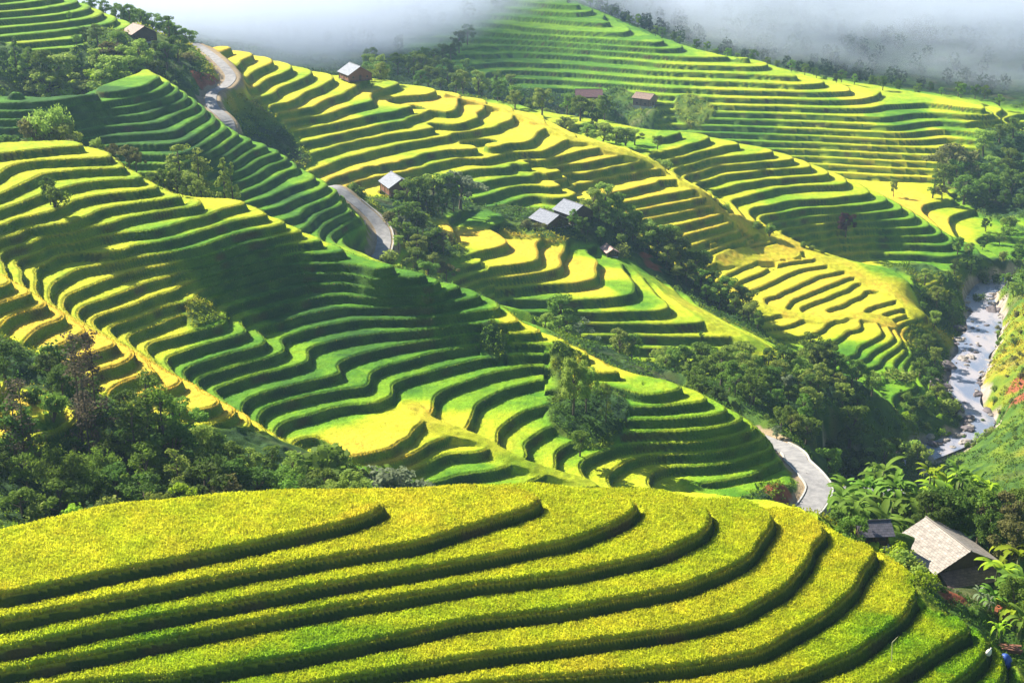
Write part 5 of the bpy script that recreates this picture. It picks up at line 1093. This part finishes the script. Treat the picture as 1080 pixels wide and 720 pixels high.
# ---------------------------------------------------------------- uncounted growth: rice stalks, bank grass, undergrowth
def tint_mesh(name, V, Fq, C, mat):
    me = mesh_np(name, V, Fq, mat); at = me.color_attributes.new('tint', 'FLOAT_COLOR', 'POINT'); cc = np.ones((len(V), 4), np.float32); cc[:, :3] = C; at.data.foreach_set('color', cc.ravel()); return me
def tint_mat(name, trans):
    m, nt, b = node_mat(name); N = nt.nodes; L = nt.links; set_in(b, Roughness=.8); b.inputs['Specular IOR Level'].default_value = .15
    ca = N.new('ShaderNodeVertexColor'); ca.layer_name = 'tint'; L.new(ca.outputs['Color'], b.inputs['Base Color']); tr = N.new('ShaderNodeBsdfTranslucent'); L.new(ca.outputs['Color'], tr.inputs['Color'])
    mi = N.new('ShaderNodeMixShader'); mi.inputs[0].default_value = trans; out = [n for n in N if n.type == 'OUTPUT_MATERIAL'][0]; L.new(b.outputs[0], mi.inputs[1]); L.new(tr.outputs[0], mi.inputs[2]); L.new(mi.outputs[0], out.inputs['Surface']); return m
def visible_uv(x, y, z, pad=30):
    u, v = project(x, y, z); return (u > -pad) & (u < 1080+pad) & (v > -pad) & (v < 720+pad)
def build_growth():
    rng = np.random.default_rng(5); tm = tint_mat('stalks', .55)
    # rice: drooping blades over the front fields
    n = 600000; x = rng.uniform(-75, 75, n); y = rng.uniform(112, 160, n); f = fields(x, y); keep = (f['ww'] < .35) & (f['ramp'] < .05) & (f['dm'] > .25) & visible_uv(x, y, f['z'])
    x, y = x[keep], y[keep]; f = fields(x, y); z = f['z']; n = len(x); c = np.clip(colours(x, y, f) * rng.uniform(.95, 1.4, (n, 1)), 0, .85) 
    ripe = rng.random(n) < .05; c[ripe] *= [1.05, .85, .8]
    a = rng.uniform(0, 6.283, n); h = rng.uniform(.12, .32, n); w = rng.uniform(.016, .04, n); b = rng.uniform(.05, .22, n)
    dx, dy = np.cos(a), np.sin(a); P0 = np.stack([x-dy*w, y+dx*w, z-.05], 1); P1 = np.stack([x+dy*w, y-dx*w, z-.05], 1); P2 = np.stack([x+dx*b*.5, y+dy*b*.5, z+h], 1); P3 = np.stack([x+dx*b*1.3, y+dy*b*1.3, z+h*.78], 1)
    V = np.stack([P0, P1, P2, P3], 1).reshape(-1, 3); Fq = np.stack([np.arange(n)*4, np.arange(n)*4+1, np.arange(n)*4+3, np.arange(n)*4+2], 1)
    o = link(bpy.data.objects.new('rice_stalks', tint_mesh('rice_stalks', V, Fq, np.repeat(c, 4, 0), tm))); o['kind'] = 'stuff'; print('rice', n)
    # grass tufts on rims and banks, thicker near the camera
    X = []; Y = []
    for (x0, x1, y0, y1, m) in [(-75, 90, 112, 165, 260000), (-170, 110, 205, 345, 330000)]:
        x = rng.uniform(x0, x1, m); y = rng.uniform(y0, y1, m); f = fields(x, y); k = ((f['ramp'] > .02) | (f['dm'] < .4)) & (f['ww'] < .5) & visible_uv(x, y, f['z']); X.append(x[k]); Y.append(y[k])
    x = np.concatenate(X); y = np.concatenate(Y); f = fields(x, y); n = len(x); far = y > 190; c = colours(x, y, f) * rng.uniform(.6, 1.5, (n, 1)); dry = rng.random(n) < .12; c[dry] = c[dry]*.4 + np.array([.20,.16,.06])*.8
    a = rng.uniform(0, 6.283, n); h = rng.uniform(.12, .42, n)*np.where(far, 1.35, 1); w = rng.uniform(.03, .07, n)*np.where(far, 2.0, 1); dx, dy = np.cos(a), np.sin(a)
    ox = -0.0; P0 = np.stack([x-dy*w, y+dx*w, f['z']-.06], 1); P1 = np.stack([x+dy*w, y-dx*w, f['z']-.06], 1); P2 = np.stack([x+dx*h*.5, y+dy*h*.5, f['z']+h*.8], 1)
    V = np.stack([P0, P1, P2], 1).reshape(-1, 3); Fq = np.arange(n*3).reshape(n, 3)
    o = link(bpy.data.objects.new('bank_grass', tint_mesh('bank_grass', V, Fq, np.repeat(c, 3, 0), tm))); o['kind'] = 'stuff'; print('bank', n)
    # undergrowth: low leaf clumps over untended ground
    X = []; Y = []; 
    for (x0, x1, y0, y1, m) in [(-120, 100, 125, 300, 60000), (-190, 260, 300, 560, 60000), (-260, 320, 560, 720, 22000)]:
        x = rng.uniform(x0, x1, m); y = rng.uniform(y0, y1, m); f = fields(x, y); k = (f['ww'] > .6) & (f['dr'] > 4.6) & (f['dv'] > f['rw']+2.5) & visible_uv(x, y, f['z'], 10) & (vnoise(x, y, 9, 51) > -.45); X.append(x[k]); Y.append(y[k])
    x = np.concatenate(X); y = np.concatenate(Y); f = fields(x, y); n = len(x); k = 7; sz = np.interp(y, [130, 300, 700], [.26, .5, .9])
    base = crop(np.clip(f['rip']*1.1 + .1 + .12*vnoise(x, y, 6, 52), 0, .75))*np.array([.95,.72,1.3]); c = np.repeat(base, k, 0)*rng.uniform(.6, 1.6, (n*k, 1))
    P = np.repeat(np.stack([x, y, f['z']], 1), k, 0) + rng.normal(size=(n*k, 3))*np.repeat(sz, k)[:, None]*[.9,.9,.55] + np.array([0,0,.25]); 
    V, Fq = leaves(P, 1.0, rng, .1, .5, 1.5); ctr = np.repeat(P, 4, 0); V = ctr + (V-ctr)*np.repeat(np.repeat(sz, k), 4)[:, None]
    o = link(bpy.data.objects.new('undergrowth', tint_mesh('undergrowth', V, Fq, np.repeat(c, 4, 0), tm))); o['kind'] = 'stuff'; print('under', n*k)
def build_far_wood():
    rng = np.random.default_rng(8); n = 2600; x = rng.uniform(-330, 520, n); y = rng.uniform(760, 1180, n); z = bicubic(H, x, y)
    f = fields(x, y); k = (f['ww'] > .6) & visible_uv(x, y, z+8, 20); x, y, z = x[k], y[k], f['z'][k]; n = len(x); V = []; Cc = []
    m = 90; H_ = rng.uniform(5, 10, n); d = rng.normal(size=(n*m, 3)); d /= np.linalg.norm(d, axis=1, keepdims=True); r = rng.uniform(.7, 1.05, (n*m, 1))
    P = np.repeat(np.stack([x, y, z + H_*.55], 1), m, 0) + d*r*np.repeat(np.stack([H_*.38, H_*.38, H_*.5], 1), m, 0)
    V, Fq = leaves(P, 1.5, rng, .1, .3, 1.4, d); c = np.array([.030,.062,.022])*np.repeat(rng.uniform(.6, 1.5, (n, 1)), m, 0); c = c*rng.uniform(.7, 1.3, (n*m, 1))
    o = link(bpy.data.objects.new('far_woods', tint_mesh('far_woods', V, Fq, np.repeat(c, 4, 0), tint_mat('far_leaves', .25)))); o['kind'] = 'stuff'; print('far', n)
build_houses(); build_ways(); build_rocks(); build_small(); build_growth(); build_far_wood()
make_ground()
print('script', time.time()-T0)
